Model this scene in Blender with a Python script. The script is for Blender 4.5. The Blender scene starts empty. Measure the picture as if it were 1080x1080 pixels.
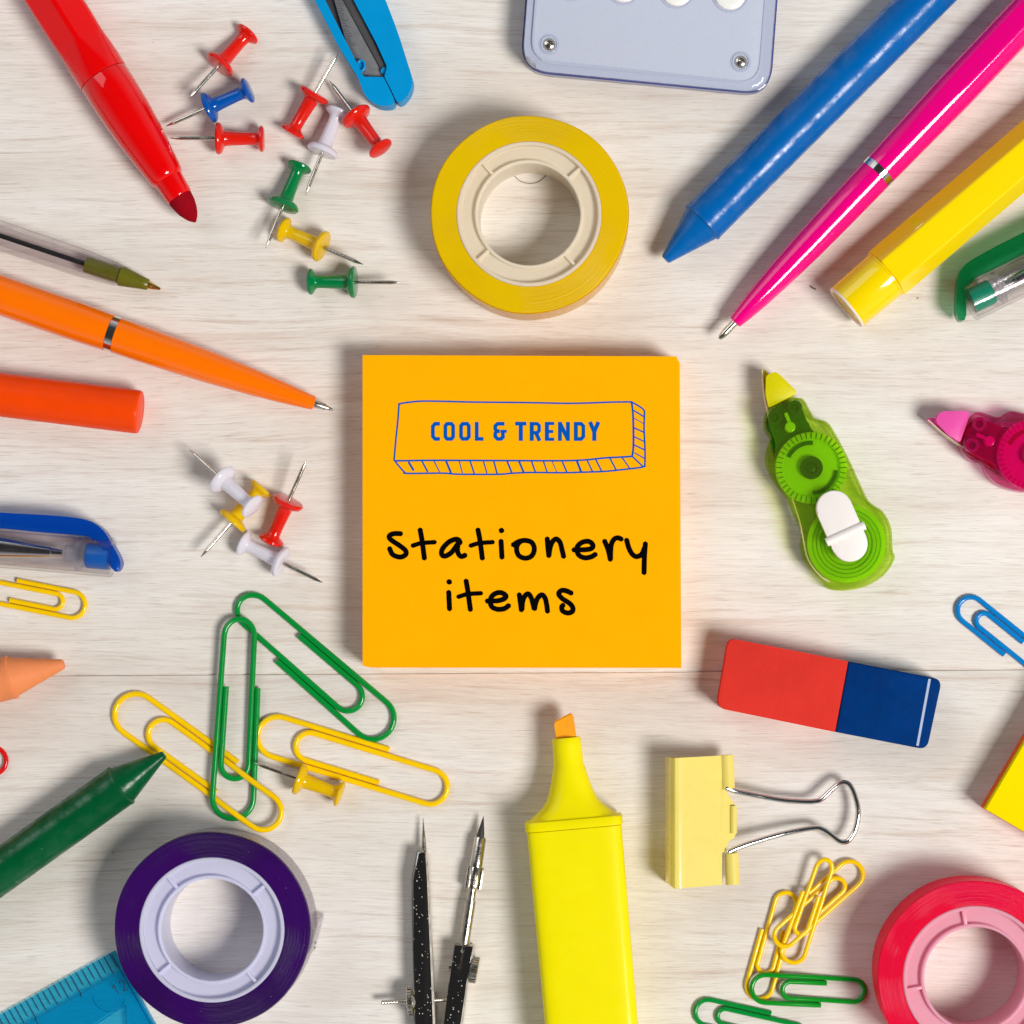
import bpy, bmesh, math, random
from mathutils import Vector, Matrix
random.seed(7)
S = 0.000227                      # metres per photograph pixel on the table top
H = 2863.0                        # camera height in those units (0.65 m)
NX, NY = 640.0, 660.0             # point of the table straight below the camera
scene = bpy.context.scene
C = scene.collection
PI = math.pi

def W(px, py, z=0.0):
    k = 1 - z / H
    return Vector((NX + (px - NX) * k - 540, 540 - (NY + (py - NY) * k), z))
def W2(px, py, z=0.0):
    v = W(px, py, z); return Vector((v.x, v.y))

# ------------------------------------------------------------------ materials
def lin(c):
    r = []
    for x in c:
        x /= 255.0
        r.append(x / 12.92 if x <= 0.04045 else ((x + 0.055) / 1.055) ** 2.4)
    return (r[0], r[1], r[2], 1)
def newmat(name):
    m = bpy.data.materials.new(name); m.use_nodes = True
    nt = m.node_tree; nt.nodes.clear()
    out = nt.nodes.new('ShaderNodeOutputMaterial')
    return m, nt, nt.nodes, nt.links, out
def coords(N, L, scale=(1, 1, 1), kind='Object'):
    tc = N.new('ShaderNodeTexCoord'); mp = N.new('ShaderNodeMapping')
    mp.inputs['Scale'].default_value = scale
    L.new(tc.outputs[kind], mp.inputs['Vector']); return mp.outputs['Vector']
def noise(N, L, vec, scale, detail=3, rough=.5, dist=0):
    n = N.new('ShaderNodeTexNoise'); n.inputs['Scale'].default_value = scale
    n.inputs['Detail'].default_value = detail; n.inputs['Roughness'].default_value = rough
    n.inputs['Distortion'].default_value = dist
    L.new(vec, n.inputs['Vector']); return n.outputs['Fac']
def ramp(N, L, fac, stops):
    r = N.new('ShaderNodeValToRGB'); e = r.color_ramp.elements
    while len(e) < len(stops): e.new(0.5)
    for i, (p, c) in enumerate(stops):
        e[i].position = p; e[i].color = c if len(c) == 4 else (*c, 1)
    L.new(fac, r.inputs['Fac']); return r.outputs['Color']
def g(v): return (v, v, v, 1)
def mixc(N, L, fac, a, b, mode='MIX'):
    m = N.new('ShaderNodeMix'); m.data_type = 'RGBA'; m.blend_type = mode
    for sock, v in ((m.inputs[0], fac), (m.inputs[6], a), (m.inputs[7], b)):
        if isinstance(v, (int, float)): sock.default_value = v
        elif isinstance(v, tuple): sock.default_value = v
        else: L.new(v, sock)
    return m.outputs[2]
def mathn(N, L, op, a, b=0.0):
    m = N.new('ShaderNodeMath'); m.operation = op
    for s, v in ((m.inputs[0], a), (m.inputs[1], b)):
        if isinstance(v, (int, float)): s.default_value = v
        else: L.new(v, s)
    return m.outputs[0]

def solid(name, rgb, rough=.3, spec=.5, var=.08, bump=.15, bscale=900, metal=0, coat=0, scuff=.12,
          trans=0, coat_r=.06, patchy=0, specks=None):
    """everyday plastic / wax / paper / rubber / metal, with faint tone variation, micro bump and scuffs"""
    m, nt, N, L, out = newmat(name)
    v = coords(N, L)
    p = N.new('ShaderNodeBsdfPrincipled')
    base = lin(rgb)
    n1 = noise(N, L, v, 110, 4, .6)
    lo = tuple(c * (1 - var) for c in base[:3]); hi = tuple(min(1, c * (1 + var)) for c in base[:3])
    col = ramp(N, L, n1, [(.3, lo), (.7, hi)])
    if specks:
        sc, thr, sc_rgb = specks
        sp = noise(N, L, v, sc, 2, .5)
        f = ramp(N, L, sp, [(thr, g(0)), (thr + .03, g(1))])
        col = mixc(N, L, f, col, lin(sc_rgb))
    L.new(col, p.inputs['Base Color'])
    n2 = noise(N, L, v, 400, 3, .7)
    r = N.new('ShaderNodeMapRange'); r.inputs['From Min'].default_value = .35; r.inputs['From Max'].default_value = .7
    r.inputs['To Min'].default_value = max(0.02, rough - scuff * .5); r.inputs['To Max'].default_value = min(1, rough + scuff)
    L.new(n2, r.inputs['Value']); L.new(r.outputs[0], p.inputs['Roughness'])
    p.inputs['Specular IOR Level'].default_value = spec; p.inputs['Metallic'].default_value = metal
    p.inputs['Coat Weight'].default_value = coat; p.inputs['Coat Roughness'].default_value = coat_r
    if bump:
        b = N.new('ShaderNodeBump'); b.inputs['Strength'].default_value = bump; b.inputs['Distance'].default_value = .00012
        n3 = noise(N, L, v, bscale, 3, .6)
        L.new(n3, b.inputs['Height']); L.new(b.outputs[0], p.inputs['Normal'])
        if patchy:      # handled wax: the shine breaks up into rubbed and dull patches
            b2 = N.new('ShaderNodeBump'); b2.inputs['Strength'].default_value = .28; b2.inputs['Distance'].default_value = .0002
            L.new(noise(N, L, v, 750, 4, .65), b2.inputs['Height']); L.new(b2.outputs[0], p.inputs['Coat Normal'])
            pw = ramp(N, L, noise(N, L, v, 210, 4, .7), [(.4, g(0)), (.62, g(patchy))]); L.new(pw, p.inputs['Coat Weight'])
    sh = p.outputs[0]
    if trans:
        t = N.new('ShaderNodeBsdfTranslucent'); t.inputs['Color'].default_value = base
        mx = N.new('ShaderNodeMixShader'); mx.inputs[0].default_value = trans
        L.new(sh, mx.inputs[1]); L.new(t.outputs[0], mx.inputs[2]); sh = mx.outputs[0]
    L.new(sh, out.inputs['Surface'])
    return m

def clear(name, rgb, body=.0, rough=.06, body_rgb=None, edge=.5, thin=.3):
    """thin tinted see-through plastic: tinted transmission, surface gloss by Fresnel, a little body colour"""
    m, nt, N, L, out = newmat(name)
    t = N.new('ShaderNodeBsdfTransparent')
    lw = N.new('ShaderNodeLayerWeight'); lw.inputs['Blend'].default_value = .45
    base = tuple(max(c, .004) ** thin for c in lin(rgb)[:3]) + (1,)      # tint of one of the skin's faces
    dark = tuple(c ** (1 + edge * 2.2) * (1 - edge * .3) for c in base[:3]) + (1,)
    fc = mathn(N, L, 'POWER', lw.outputs['Facing'], 2.2)
    L.new(mixc(N, L, fc, base, dark), t.inputs['Color'])
    gl = N.new('ShaderNodeBsdfGlossy'); gl.inputs['Roughness'].default_value = rough
    v = coords(N, L)
    b = N.new('ShaderNodeBump'); b.inputs['Strength'].default_value = .12; b.inputs['Distance'].default_value = .0002
    L.new(noise(N, L, v, 160, 3, .6), b.inputs['Height']); L.new(b.outputs[0], gl.inputs['Normal'])
    f2 = N.new('ShaderNodeLayerWeight'); f2.inputs['Blend'].default_value = .5
    fr = mathn(N, L, 'ADD', .035, mathn(N, L, 'MULTIPLY', mathn(N, L, 'POWER', f2.outputs['Facing'], 4.0), .6))
    cur = t.outputs[0]
    if body:
        d = N.new('ShaderNodeBsdfDiffuse'); d.inputs['Color'].default_value = lin(body_rgb or rgb)
        tr = N.new('ShaderNodeBsdfTranslucent'); tr.inputs['Color'].default_value = lin(body_rgb or rgb)
        dm = N.new('ShaderNodeMixShader'); dm.inputs[0].default_value = .4
        L.new(d.outputs[0], dm.inputs[1]); L.new(tr.outputs[0], dm.inputs[2])
        mb = N.new('ShaderNodeMixShader'); mb.inputs[0].default_value = body
        L.new(cur, mb.inputs[1]); L.new(dm.outputs[0], mb.inputs[2]); cur = mb.outputs[0]
    mx = N.new('ShaderNodeMixShader'); L.new(fr, mx.inputs[0])
    L.new(cur, mx.inputs[1]); L.new(gl.outputs[0], mx.inputs[2])
    L.new(mx.outputs[0], out.inputs['Surface'])
    return m

def wound(name, rgb, rgb2, see=.15, rough=.35, ring=.25, body_see=None, tl=.25):
    """a roll of adhesive film: fine concentric windings round the object's own axis"""
    m, nt, N, L, out = newmat(name)
    tc = N.new('ShaderNodeTexCoord'); sp = N.new('ShaderNodeSeparateXYZ'); L.new(tc.outputs['Object'], sp.inputs[0])
    x2 = mathn(N, L, 'MULTIPLY', sp.outputs[0], sp.outputs[0]); y2 = mathn(N, L, 'MULTIPLY', sp.outputs[1], sp.outputs[1])
    rad = mathn(N, L, 'SQRT', mathn(N, L, 'ADD', x2, y2))
    wob = noise(N, L, tc.outputs['Object'], 45, 2, .5)
    radw = mathn(N, L, 'ADD', rad, mathn(N, L, 'MULTIPLY', wob, .0012))
    cb = N.new('ShaderNodeCombineXYZ'); L.new(radw, cb.inputs[0])
    rn = noise(N, L, cb.outputs[0], 2600, 5, .75)
    rn2 = noise(N, L, cb.outputs[0], 500, 2, .5)
    patch = noise(N, L, tc.outputs['Object'], 60, 2, .5)
    amp = ramp(N, L, patch, [(.4, g(ring * .35)), (.62, g(1))])
    f1 = ramp(N, L, rn, [(.35, g(0)), (.65, g(1))])
    f = mathn(N, L, 'MULTIPLY', f1, amp)
    col = mixc(N, L, mathn(N, L, 'MULTIPLY', f, ring * 1.6), lin(rgb), lin(rgb2))
    col = mixc(N, L, mathn(N, L, 'MULTIPLY', rn2, ring * .6), col, lin(rgb2))
    dust = noise(N, L, tc.outputs['Object'], 2600, 1, .5)
    col = mixc(N, L, ramp(N, L, dust, [(.80, g(0)), (.84, g(.7))]), col, lin((250, 245, 240)))
    p = N.new('ShaderNodeBsdfPrincipled'); L.new(col, p.inputs['Base Color']); p.inputs['Roughness'].default_value = rough
    b = N.new('ShaderNodeBump'); b.inputs['Strength'].default_value = 1; b.inputs['Distance'].default_value = .00025
    L.new(mathn(N, L, 'MULTIPLY', rn, amp), b.inputs['Height']); L.new(b.outputs[0], p.inputs['Normal'])
    t = N.new('ShaderNodeBsdfTranslucent'); L.new(col, t.inputs['Color'])
    mx = N.new('ShaderNodeMixShader'); mx.inputs[0].default_value = tl; p.inputs['Specular IOR Level'].default_value = .25
    L.new(p.outputs[0], mx.inputs[1]); L.new(t.outputs[0], mx.inputs[2])
    tr = N.new('ShaderNodeBsdfTransparent'); tr.inputs['Color'].default_value = lin(body_see or rgb)
    my = N.new('ShaderNodeMixShader'); my.inputs[0].default_value = see
    L.new(mx.outputs[0], my.inputs[1]); L.new(tr.outputs[0], my.inputs[2])
    L.new(my.outputs[0], out.inputs['Surface'])
    return m

def wood():
    m, nt, N, L, out = newmat('whitewashed_wood')
    tc = N.new('ShaderNodeTexCoord')
    # slow wander of the grain
    sx = N.new('ShaderNodeMapping'); sx.inputs['Scale'].default_value = (9, 26, 1); L.new(tc.outputs['Object'], sx.inputs[0])
    wn = N.new('ShaderNodeTexNoise'); wn.inputs['Scale'].default_value = 1; wn.inputs['Detail'].default_value = 2
    L.new(sx.outputs[0], wn.inputs['Vector'])
    sep = N.new('ShaderNodeSeparateXYZ'); L.new(tc.outputs['Object'], sep.inputs[0])
    yy = mathn(N, L, 'ADD', sep.outputs[1], mathn(N, L, 'MULTIPLY', mathn(N, L, 'SUBTRACT', wn.outputs['Fac'], .5), .010))
    cb = N.new('ShaderNodeCombineXYZ'); L.new(sep.outputs[0], cb.inputs[0]); L.new(yy, cb.inputs[1]); L.new(sep.outputs[2], cb.inputs[2])
    def st(sxx, syy, detail, rough, off=0):
        mp = N.new('ShaderNodeMapping'); mp.inputs['Scale'].default_value = (sxx, syy, 1); mp.inputs['Location'].default_value = (off, off * 1.7, 0)
        L.new(cb.outputs[0], mp.inputs[0]); return noise(N, L, mp.outputs[0], 1, detail, rough)
    tone = st(6, 55, 3, .55)
    streak = st(16, 340, 5, .68, 3)
    streak2 = st(36, 760, 5, .7, 11)
    mask = st(10, 60, 2, .5, 21)
    fibre = st(80, 2600, 3, .7, 5)
    pore = st(170, 3600, 2, .5, 8)
    col = ramp(N, L, tone, [(.3, lin((220, 211, 201))), (.5, lin((230, 224, 215))), (.72, lin((238, 234, 228)))])
    a1 = mathn(N, L, 'MULTIPLY', ramp(N, L, streak, [(.53, g(0)), (.64, g(.75)), (.72, g(1))]), ramp(N, L, mask, [(.36, g(.12)), (.6, g(.8))]))
    col = mixc(N, L, mathn(N, L, 'MULTIPLY', a1, .55), col, lin((190, 162, 140)))
    a2 = mathn(N, L, 'MULTIPLY', ramp(N, L, streak2, [(.55, g(0)), (.68, g(1))]), ramp(N, L, mask, [(.3, g(.25)), (.65, g(.9))]))
    col = mixc(N, L, mathn(N, L, 'MULTIPLY', a2, .66), col, lin((186, 165, 147)))
    col = mixc(N, L, mathn(N, L, 'MULTIPLY', ramp(N, L, fibre, [(.36, g(1)), (.58, g(0))]), .2), col, lin((172, 150, 132)))
    col = mixc(N, L, mathn(N, L, 'MULTIPLY', ramp(N, L, pore, [(.58, g(0)), (.7, g(1))]), .3), col, lin((150, 130, 112)))
    sp = noise(N, L, tc.outputs['Object'], 520, 1, .4)
    col = mixc(N, L, ramp(N, L, sp, [(.835, g(0)), (.86, g(.75))]), col, lin((120, 90, 70)))
    p = N.new('ShaderNodeBsdfPrincipled'); L.new(col, p.inputs['Base Color'])
    rr = N.new('ShaderNodeMapRange'); rr.inputs['To Min'].default_value = .38; rr.inputs['To Max'].default_value = .62
    L.new(fibre, rr.inputs['Value']); L.new(rr.outputs[0], p.inputs['Roughness'])
    p.inputs['Specular IOR Level'].default_value = .35
    b = N.new('ShaderNodeBump'); b.inputs['Strength'].default_value = .45; b.inputs['Distance'].default_value = .00012
    h = mathn(N, L, 'SUBTRACT', fibre, mathn(N, L, 'MULTIPLY', a1, .8)); L.new(h, b.inputs['Height'])
    L.new(b.outputs[0], p.inputs['Normal'])
    L.new(p.outputs[0], out.inputs['Surface'])
    return m

def flakes(name, rgb=(10, 10, 11)):
    m, nt, N, L, out = newmat(name)
    v = coords(N, L); p = N.new('ShaderNodeBsdfPrincipled')
    vo = N.new('ShaderNodeTexVoronoi'); vo.inputs['Scale'].default_value = 1500; L.new(v, vo.inputs['Vector'])
    sv = N.new('ShaderNodeSeparateColor'); L.new(vo.outputs['Color'], sv.inputs[0])
    size = mathn(N, L, 'MULTIPLY', mathn(N, L, 'MAXIMUM', mathn(N, L, 'SUBTRACT', sv.outputs[0], .35), 0.0), .42)
    f = mathn(N, L, 'LESS_THAN', vo.outputs['Distance'], size); sp = vo.outputs['Distance']
    L.new(mixc(N, L, f, lin((168, 164, 158)), lin((190, 184, 168))), p.inputs['Base Color'])
    L.new(mathn(N, L, 'SUBTRACT', 1.0, f), p.inputs['Metallic'])
    p.inputs['Roughness'].default_value = .13
    b = N.new('ShaderNodeBump'); b.inputs['Strength'].default_value = .25; b.inputs['Distance'].default_value = .0001
    L.new(f, b.inputs['Height']); L.new(b.outputs[0], p.inputs['Normal'])
    L.new(p.outputs[0], out.inputs['Surface']); return m

M = {}
M['wood'] = wood()
M['red_p'] = solid('red_plastic', (226, 2, 4), .14, spec=0.12, var=.03, bump=.04, scuff=.06, coat=0.75, coat_r=0.06)
M['red_felt'] = solid('dark_red_felt', (150, 8, 24), .85, spec=.05, bump=.6, bscale=1600, var=.15)
M['pin_red'] = solid('pin_red', (232, 30, 14), .15, trans=.12, spec=0.12, bump=.05, scuff=.05, coat=0.8, coat_r=0.08)
M['pin_blue'] = solid('pin_blue', (0, 86, 178), .15, trans=.12, spec=0.12, bump=.05, scuff=.05, coat=0.8, coat_r=0.08)
M['pin_green'] = solid('pin_green', (0, 128, 66), .15, trans=.12, spec=0.12, bump=.05, scuff=.05, coat=0.8, coat_r=0.08)
M['pin_yellow'] = solid('pin_yellow', (244, 204, 0), .18, trans=.25, coat=0.8, spec=0.12, coat_r=0.08)
M['pin_white'] = solid('pin_white', (238, 234, 242), .2, trans=.25, coat=0.8, spec=0.12, coat_r=0.08)
M['steel'] = solid('steel', (205, 198, 186), .2, metal=1, bump=.25, bscale=2500, var=.12, scuff=.15)
M['chrome'] = solid('chrome', (225, 222, 216), .1, metal=1, bump=.08, var=.04, scuff=.06)
M['brass'] = solid('brass', (214, 165, 80), .22, metal=1)
M['cut_blue'] = solid('cutter_blue', (0, 142, 204), .38, spec=0.08, var=.04, bump=.25, bscale=1800, coat=0.08, coat_r=0.2)
M['cut_dark'] = solid('cutter_channel', (62, 60, 60), .5, bump=.5, bscale=2500, var=.2)
M['cut_rib'] = solid('blade_rib', (84, 82, 84), .45, metal=.2)
M['cut_blade'] = solid('cutter_blade', (128, 128, 130), .4, metal=.35, var=.12)
M['lilac'] = solid('lilac_plastic', (194, 200, 220), .2, var=0, bump=.05, coat=.5, trans=.15)
M['lilac_deck'] = solid('lilac_deck', (194, 199, 215), .3, var=0, bump=.03)
M['navy_edge'] = solid('navy_edge', (70, 80, 140), .15, coat=.6)
M['white_key'] = solid('white_key', (240, 238, 232), .35, var=.02)
M['display'] = solid('display', (60, 66, 60), .15, coat=.5)
M['tape_y'] = wound('yellow_tape', (255, 222, 6), (244, 198, 0), see=.12, rough=.24, tl=.3, body_see=(255, 225, 60))
M['tape_v'] = wound('violet_tape', (72, 14, 120), (30, 8, 56), see=.14, ring=.6, rough=.28, body_see=(120, 60, 190))
M['tape_r'] = wound('pink_tape', (255, 0, 58), (255, 0, 110), see=.26, ring=.3, rough=.26, tl=.22, body_see=(255, 50, 140))
M['core_y'] = clear('core_cream', (255, 250, 236), body=.88, body_rgb=(255, 246, 226), rough=.3, edge=.05, thin=.5)
M['core_v'] = clear('core_lavender', (240, 240, 255), body=.88, body_rgb=(240, 239, 254), rough=.3, edge=.05, thin=.5)
M['core_r'] = clear('core_rose', (255, 200, 222), body=.88, body_rgb=(255, 196, 214), rough=.3, edge=.05, thin=.5)
M['film'] = clear('clear_film', (246, 238, 246), body=.3, body_rgb=(226, 216, 226), rough=.15, edge=.2)
M['side_y'] = clear('yellow_film_edge', (255, 226, 110), body=.5, body_rgb=(255, 222, 80), rough=.2, edge=.2)
M['side_r'] = clear('pink_film_edge', (255, 40, 120), body=.75, body_rgb=(236, 0, 90), rough=.2, edge=.2)
M['wax_blue'] = solid('blue_wax', (0, 96, 170), .26, spec=0.1, var=.06, bump=.22, bscale=500, scuff=.14, specks=(1300, .78, (0, 40, 80)), coat=0.5, coat_r=0.2, patchy=.75)
M['wax_orange'] = solid('orange_wax', (238, 68, 0), .45, spec=0.08, var=.05, bump=.25, bscale=500, scuff=.1, specks=(1000, .75, (180, 60, 20)), coat=0.18, coat_r=0.2)
M['wax_peach'] = solid('peach_wax', (232, 138, 86), .5, spec=0.08, var=.07, bump=.5, bscale=450, specks=(900, .74, (160, 120, 60)))
M['wax_green'] = solid('green_wax', (0, 80, 42), .28, spec=0.1, var=.1, bump=.3, bscale=500, scuff=.14, specks=(1200, .76, (90, 150, 100)), coat=0.5, coat_r=0.22, patchy=.7)
M['pink_p'] = solid('magenta_plastic', (236, 0, 126), .13, spec=0.12, var=.02, bump=.03, scuff=.05, coat=0.75, coat_r=0.06)
M['orange_p'] = solid('orange_plastic', (254, 116, 0), .18, spec=0.12, var=.02, bump=.03, scuff=.05, coat=0.75, coat_r=0.06)
M['yellow_p'] = solid('yellow_plastic', (255, 220, 0), .2, spec=0.12, var=.01, coat=0.75, bump=.03, scuff=.04, trans=.06, coat_r=0.06)
M['cream_rim'] = solid('cream_rim', (244, 226, 210), .5)
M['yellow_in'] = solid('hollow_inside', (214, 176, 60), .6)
M['clearp'] = clear('clear_plastic', (240, 236, 238), rough=.05, edge=.45)
M['clearp2'] = clear('clear_inner', (240, 240, 246), body=.15, body_rgb=(220, 224, 236), rough=.1, edge=.4)
M['clip_grn_t'] = clear('green_clear', (30, 170, 100), body=.4, body_rgb=(0, 140, 76), rough=.08, edge=.5)
M['clip_blu_t'] = clear('blue_clear', (20, 100, 230), body=.6, body_rgb=(0, 88, 200), rough=.08, edge=.5)
M['plug_g'] = solid('green_plug', (0, 140, 106), .4)
M['plug_b'] = solid('blue_plug', (0, 98, 190), .4)
M['black_ink'] = solid('black_ink', (22, 22, 24), .4)
M['olive'] = solid('olive_plastic', (104, 102, 12), .3, trans=.08)
M['note'] = solid('orange_paper', (255, 174, 0), .85, spec=.04, var=.02, bump=.5, bscale=1500)
M['blue_print'] = solid('blue_print', (0, 84, 176), .8, spec=.02, var=.02, bump=0)
M['black_marker'] = solid('black_marker', (5, 4, 4), .8, spec=.03, var=.02, bump=0)
M['ct_green'] = clear('green_shell', (196, 236, 60), body=.05, body_rgb=(200, 248, 70), rough=.05, edge=.5, thin=.15)
M['ct_green_d'] = clear('green_block', (60, 160, 30), body=.7, body_rgb=(6, 104, 6), rough=.1, edge=.4, thin=.7)
M['ct_green_g'] = clear('green_wheel', (190, 240, 60), body=.75, body_rgb=(190, 248, 20), rough=.12, edge=.4)
M['ct_green_h'] = solid('green_hub', (0, 62, 16), .2)
M['ct_pink'] = clear('pink_shell', (255, 90, 170), body=.06, body_rgb=(255, 30, 150), rough=.05, edge=.3, thin=.12)
M['ct_pink_d'] = clear('pink_block', (220, 20, 70), body=.5, body_rgb=(190, 0, 50), rough=.1, edge=.4)
M['ct_pink_g'] = clear('pink_wheel', (255, 30, 140), body=.7, body_rgb=(255, 0, 150), rough=.12, edge=.4)
M['ct_pink_h'] = solid('pink_hub', (150, 0, 70), .25)
M['nose_y'] = solid('nose_yellow', (236, 226, 0), .3, trans=.25)
M['nose_p'] = solid('nose_pink', (255, 92, 184), .35, trans=.2)
M['white_tab'] = solid('white_tab', (240, 232, 226), .35, var=.02)
M['ribbon'] = solid('cream_ribbon', (226, 206, 178), .5)
M['er_red'] = solid('red_rubber', (218, 54, 44), .85, spec=.06, bump=.9, bscale=1300, var=.06)
M['er_blue'] = solid('blue_rubber', (0, 50, 112), .85, spec=.06, bump=1, bscale=1500, var=.15, specks=(2600, .79, (90, 120, 180)))
M['er_white'] = solid('white_print', (176, 186, 210), .7)
M['clip_green'] = solid('clip_green', (0, 138, 52), .2, spec=0.12, var=.05, bump=.08, scuff=.08, coat=0.6, coat_r=0.1)
M['clip_green2'] = solid('clip_green_dark', (8, 142, 30), .2, spec=0.12, var=.05, bump=.08, scuff=.08, coat=0.6, coat_r=0.1)
M['clip_yellow'] = solid('clip_yellow', (248, 202, 0), .2, spec=0.12, var=.05, bump=.08, scuff=.08, coat=0.6, coat_r=0.1)
M['clip_blue'] = solid('clip_blue', (0, 126, 200), .2, spec=0.12, var=.05, bump=.08, scuff=.08, coat=0.6, coat_r=0.1)
M['clip_red'] = solid('clip_red', (214, 20, 18), .2, spec=0.12, var=.05, bump=.08, scuff=.08, coat=0.6, coat_r=0.1)
M['binder'] = solid('pale_yellow_enamel', (232, 212, 108), .3, var=.03, coat=0.6, bump=.1, bscale=300, spec=0.15, coat_r=0.08)
M['hl'] = solid('fluorescent_yellow', (250, 236, 0), .4, spec=0.1, var=.02, bump=.15, bscale=1500, trans=.12, coat=0.15, coat_r=0.15)
M['hl_tip'] = solid('orange_felt', (250, 160, 0), .85, var=.12, bump=.6, bscale=1500)
M['flake'] = flakes('black_flake')
M['graphite'] = solid('graphite', (58, 56, 56), .4, metal=.3)
M['ruler'] = clear('cyan_acrylic', (80, 206, 238), body=.2, body_rgb=(0, 196, 236), rough=.05, edge=.25, thin=.22)
M['ruler_ink'] = solid('ruler_ink', (14, 40, 56), .6)
M['ruler_line'] = clear('ruler_engraving', (30, 120, 160), rough=.2)
M['pad_y'] = solid('yellow_paper', (244, 218, 0), .85, spec=.04, var=.02, bump=.4, bscale=1500)
M['pad_o'] = solid('orange_red_paper', (240, 96, 20), .85, spec=.2)
M['pad_t'] = solid('amber_paper', (206, 140, 20), .85, spec=.2)
M['hair'] = solid('dark_fibre', (96, 76, 66), .6)
M['satin'] = solid('satin_steel', (225, 220, 208), .42, metal=1, bump=.1)
M['tab_green'] = solid('tab_green_print', (40, 130, 90), .6)

# ------------------------------------------------------------------ objects
def finish(me, mat, ang=38):
    me.materials.append(mat)
    for p in me.polygons: p.use_smooth = True
    me.set_sharp_from_angle(angle=math.radians(ang))
def link(name, bm, mat, parent=None, origin=None, ang=38):
    if origin is None: origin = parent['_o'] if parent is not None else Vector((0, 0, 0))
    origin = Vector(origin)
    bmesh.ops.recalc_face_normals(bm, faces=bm.faces)
    for v in bm.verts: v.co = (v.co - origin) * S
    me = bpy.data.meshes.new(name); bm.to_mesh(me); bm.free()
    finish(me, mat, ang)
    o = bpy.data.objects.new(name, me); C.objects.link(o)
    if parent is None: o.location = origin * S
    else: o.parent = parent
    return o
def sub(name, bm, mat, parent, root, ang=38):
    """a piece of a part: same local frame as the thing"""
    o = link(name, bm, mat, parent=root, ang=ang); o.parent = parent; return o
def tag(o, label, cat, group=None, kind=None):
    o['label'] = label; o['category'] = cat
    if group: o['group'] = group
    if kind: o['kind'] = kind
    return o
_roots = []
def thing(name, label, cat, at, group=None):
    o = bpy.data.objects.new(name, None); C.objects.link(o)
    o.empty_display_size = .005
    at = Vector((at[0], at[1], 0)); o.location = at * S; o['_o'] = at
    _roots.append(o)
    return tag(o, label, cat, group)
B = bmesh.new

def loft(bm, rings, cap0=True, cap1=True, closed=True):
    vs = []
    for r in rings:
        if len(r) == 1: vs.append([bm.verts.new(r[0])])
        else: vs.append([bm.verts.new(p) for p in r])
    for a, b in zip(vs, vs[1:]):
        n = max(len(a), len(b))
        for i in range(n if closed else n - 1):
            j = (i + 1) % n
            if len(a) == 1: bm.faces.new((a[0], b[i], b[j]))
            elif len(b) == 1: bm.faces.new((a[i], b[0], a[j]))
            else: bm.faces.new((a[i], b[i], b[j], a[j]))
    if cap0 and len(vs[0]) > 2: bm.faces.new(vs[0])
    if cap1 and len(vs[-1]) > 2: bm.faces.new(list(reversed(vs[-1])))
    return vs
def frame(d):
    d = Vector(d).normalized()
    up = Vector((0, 0, 1)) if abs(d.z) < .95 else Vector((1, 0, 0))
    s = d.cross(up).normalized(); u = s.cross(d).normalized()
    return d, s, u
def lathe(bm, A, axis, prof, seg=40, fn=None, closed=False, cap=True):
    d, s, u = frame(axis); A = Vector(A); rings = []
    for t, r in prof:
        c = A + d * t
        if r <= 0: rings.append([c]); continue
        ring = []
        for i in range(seg):
            th = 2 * PI * i / seg
            rr = fn(th, t, r) if fn else r
            ring.append(c + s * (rr * math.cos(th)) + u * (rr * math.sin(th)))
        rings.append(ring)
    if closed: rings.append(rings[0]); cap = False
    if closed:
        vs = []
        for r in rings[:-1]: vs.append([bm.verts.new(p) for p in r])
        vs.append(vs[0])
        for a, b in zip(vs, vs[1:]):
            for i in range(seg):
                j = (i + 1) % seg; bm.faces.new((a[i], b[i], b[j], a[j]))
        return
    loft(bm, rings, cap, cap)
def tube(bm, pts, r, seg=10, closed=False, round_caps=True, flat=None):
    pts = [Vector(p) for p in pts]; n = len(pts)
    rs = r if isinstance(r, (list, tuple)) else [r] * n
    tang = []
    for i in range(n):
        a = pts[(i - 1) % n] if closed or i > 0 else pts[i]
        b = pts[(i + 1) % n] if closed or i < n - 1 else pts[i]
        t = (b - a); tang.append(t.normalized() if t.length > 1e-9 else Vector((1, 0, 0)))
    nrm = Vector((0, 0, 1))
    if abs(tang[0].z) > .9: nrm = Vector((1, 0, 0))
    rings = []
    def ring(c, t, nr, rad):
        s = t.cross(nr).normalized(); u = s.cross(t).normalized()
        out = []
        for k in range(seg):
            th = 2 * PI * k / seg
            off = s * math.cos(th) * rad + u * math.sin(th) * rad
            if flat is not None: off.z *= flat
            out.append(c + off)
        return out, u
    for i in range(n):
        if i > 0: nrm = nrm - tang[i] * nrm.dot(tang[i]); nrm.normalize()
        if i == 0 and round_caps and not closed:
            for q in (0.0, .5, .87):
                rr = max(.02, math.sin(math.acos(1 - q)) if q < 1 else 1)
                rg, _ = ring(pts[0] - tang[0] * rs[0] * (1 - q), tang[0], nrm, rs[0] * rr); rings.append(rg)
        rg, nrm = ring(pts[i], tang[i], nrm, rs[i]); rings.append(rg)
        if i == n - 1 and round_caps and not closed:
            for q in (.87, .5, 0.0):
                rr = max(.02, math.sin(math.acos(1 - q)))
                rg, _ = ring(pts[i] + tang[i] * rs[i] * (1 - q), tang[i], nrm, rs[i] * rr); rings.append(rg)
    if closed:
        vs = [[bm.verts.new(p) for p in rg] for rg in rings]; vs.append(vs[0])
        for a, b in zip(vs, vs[1:]):
            for i in range(seg):
                j = (i + 1) % seg; bm.faces.new((a[i], b[i], b[j], a[j]))
    else: loft(bm, rings)
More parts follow.
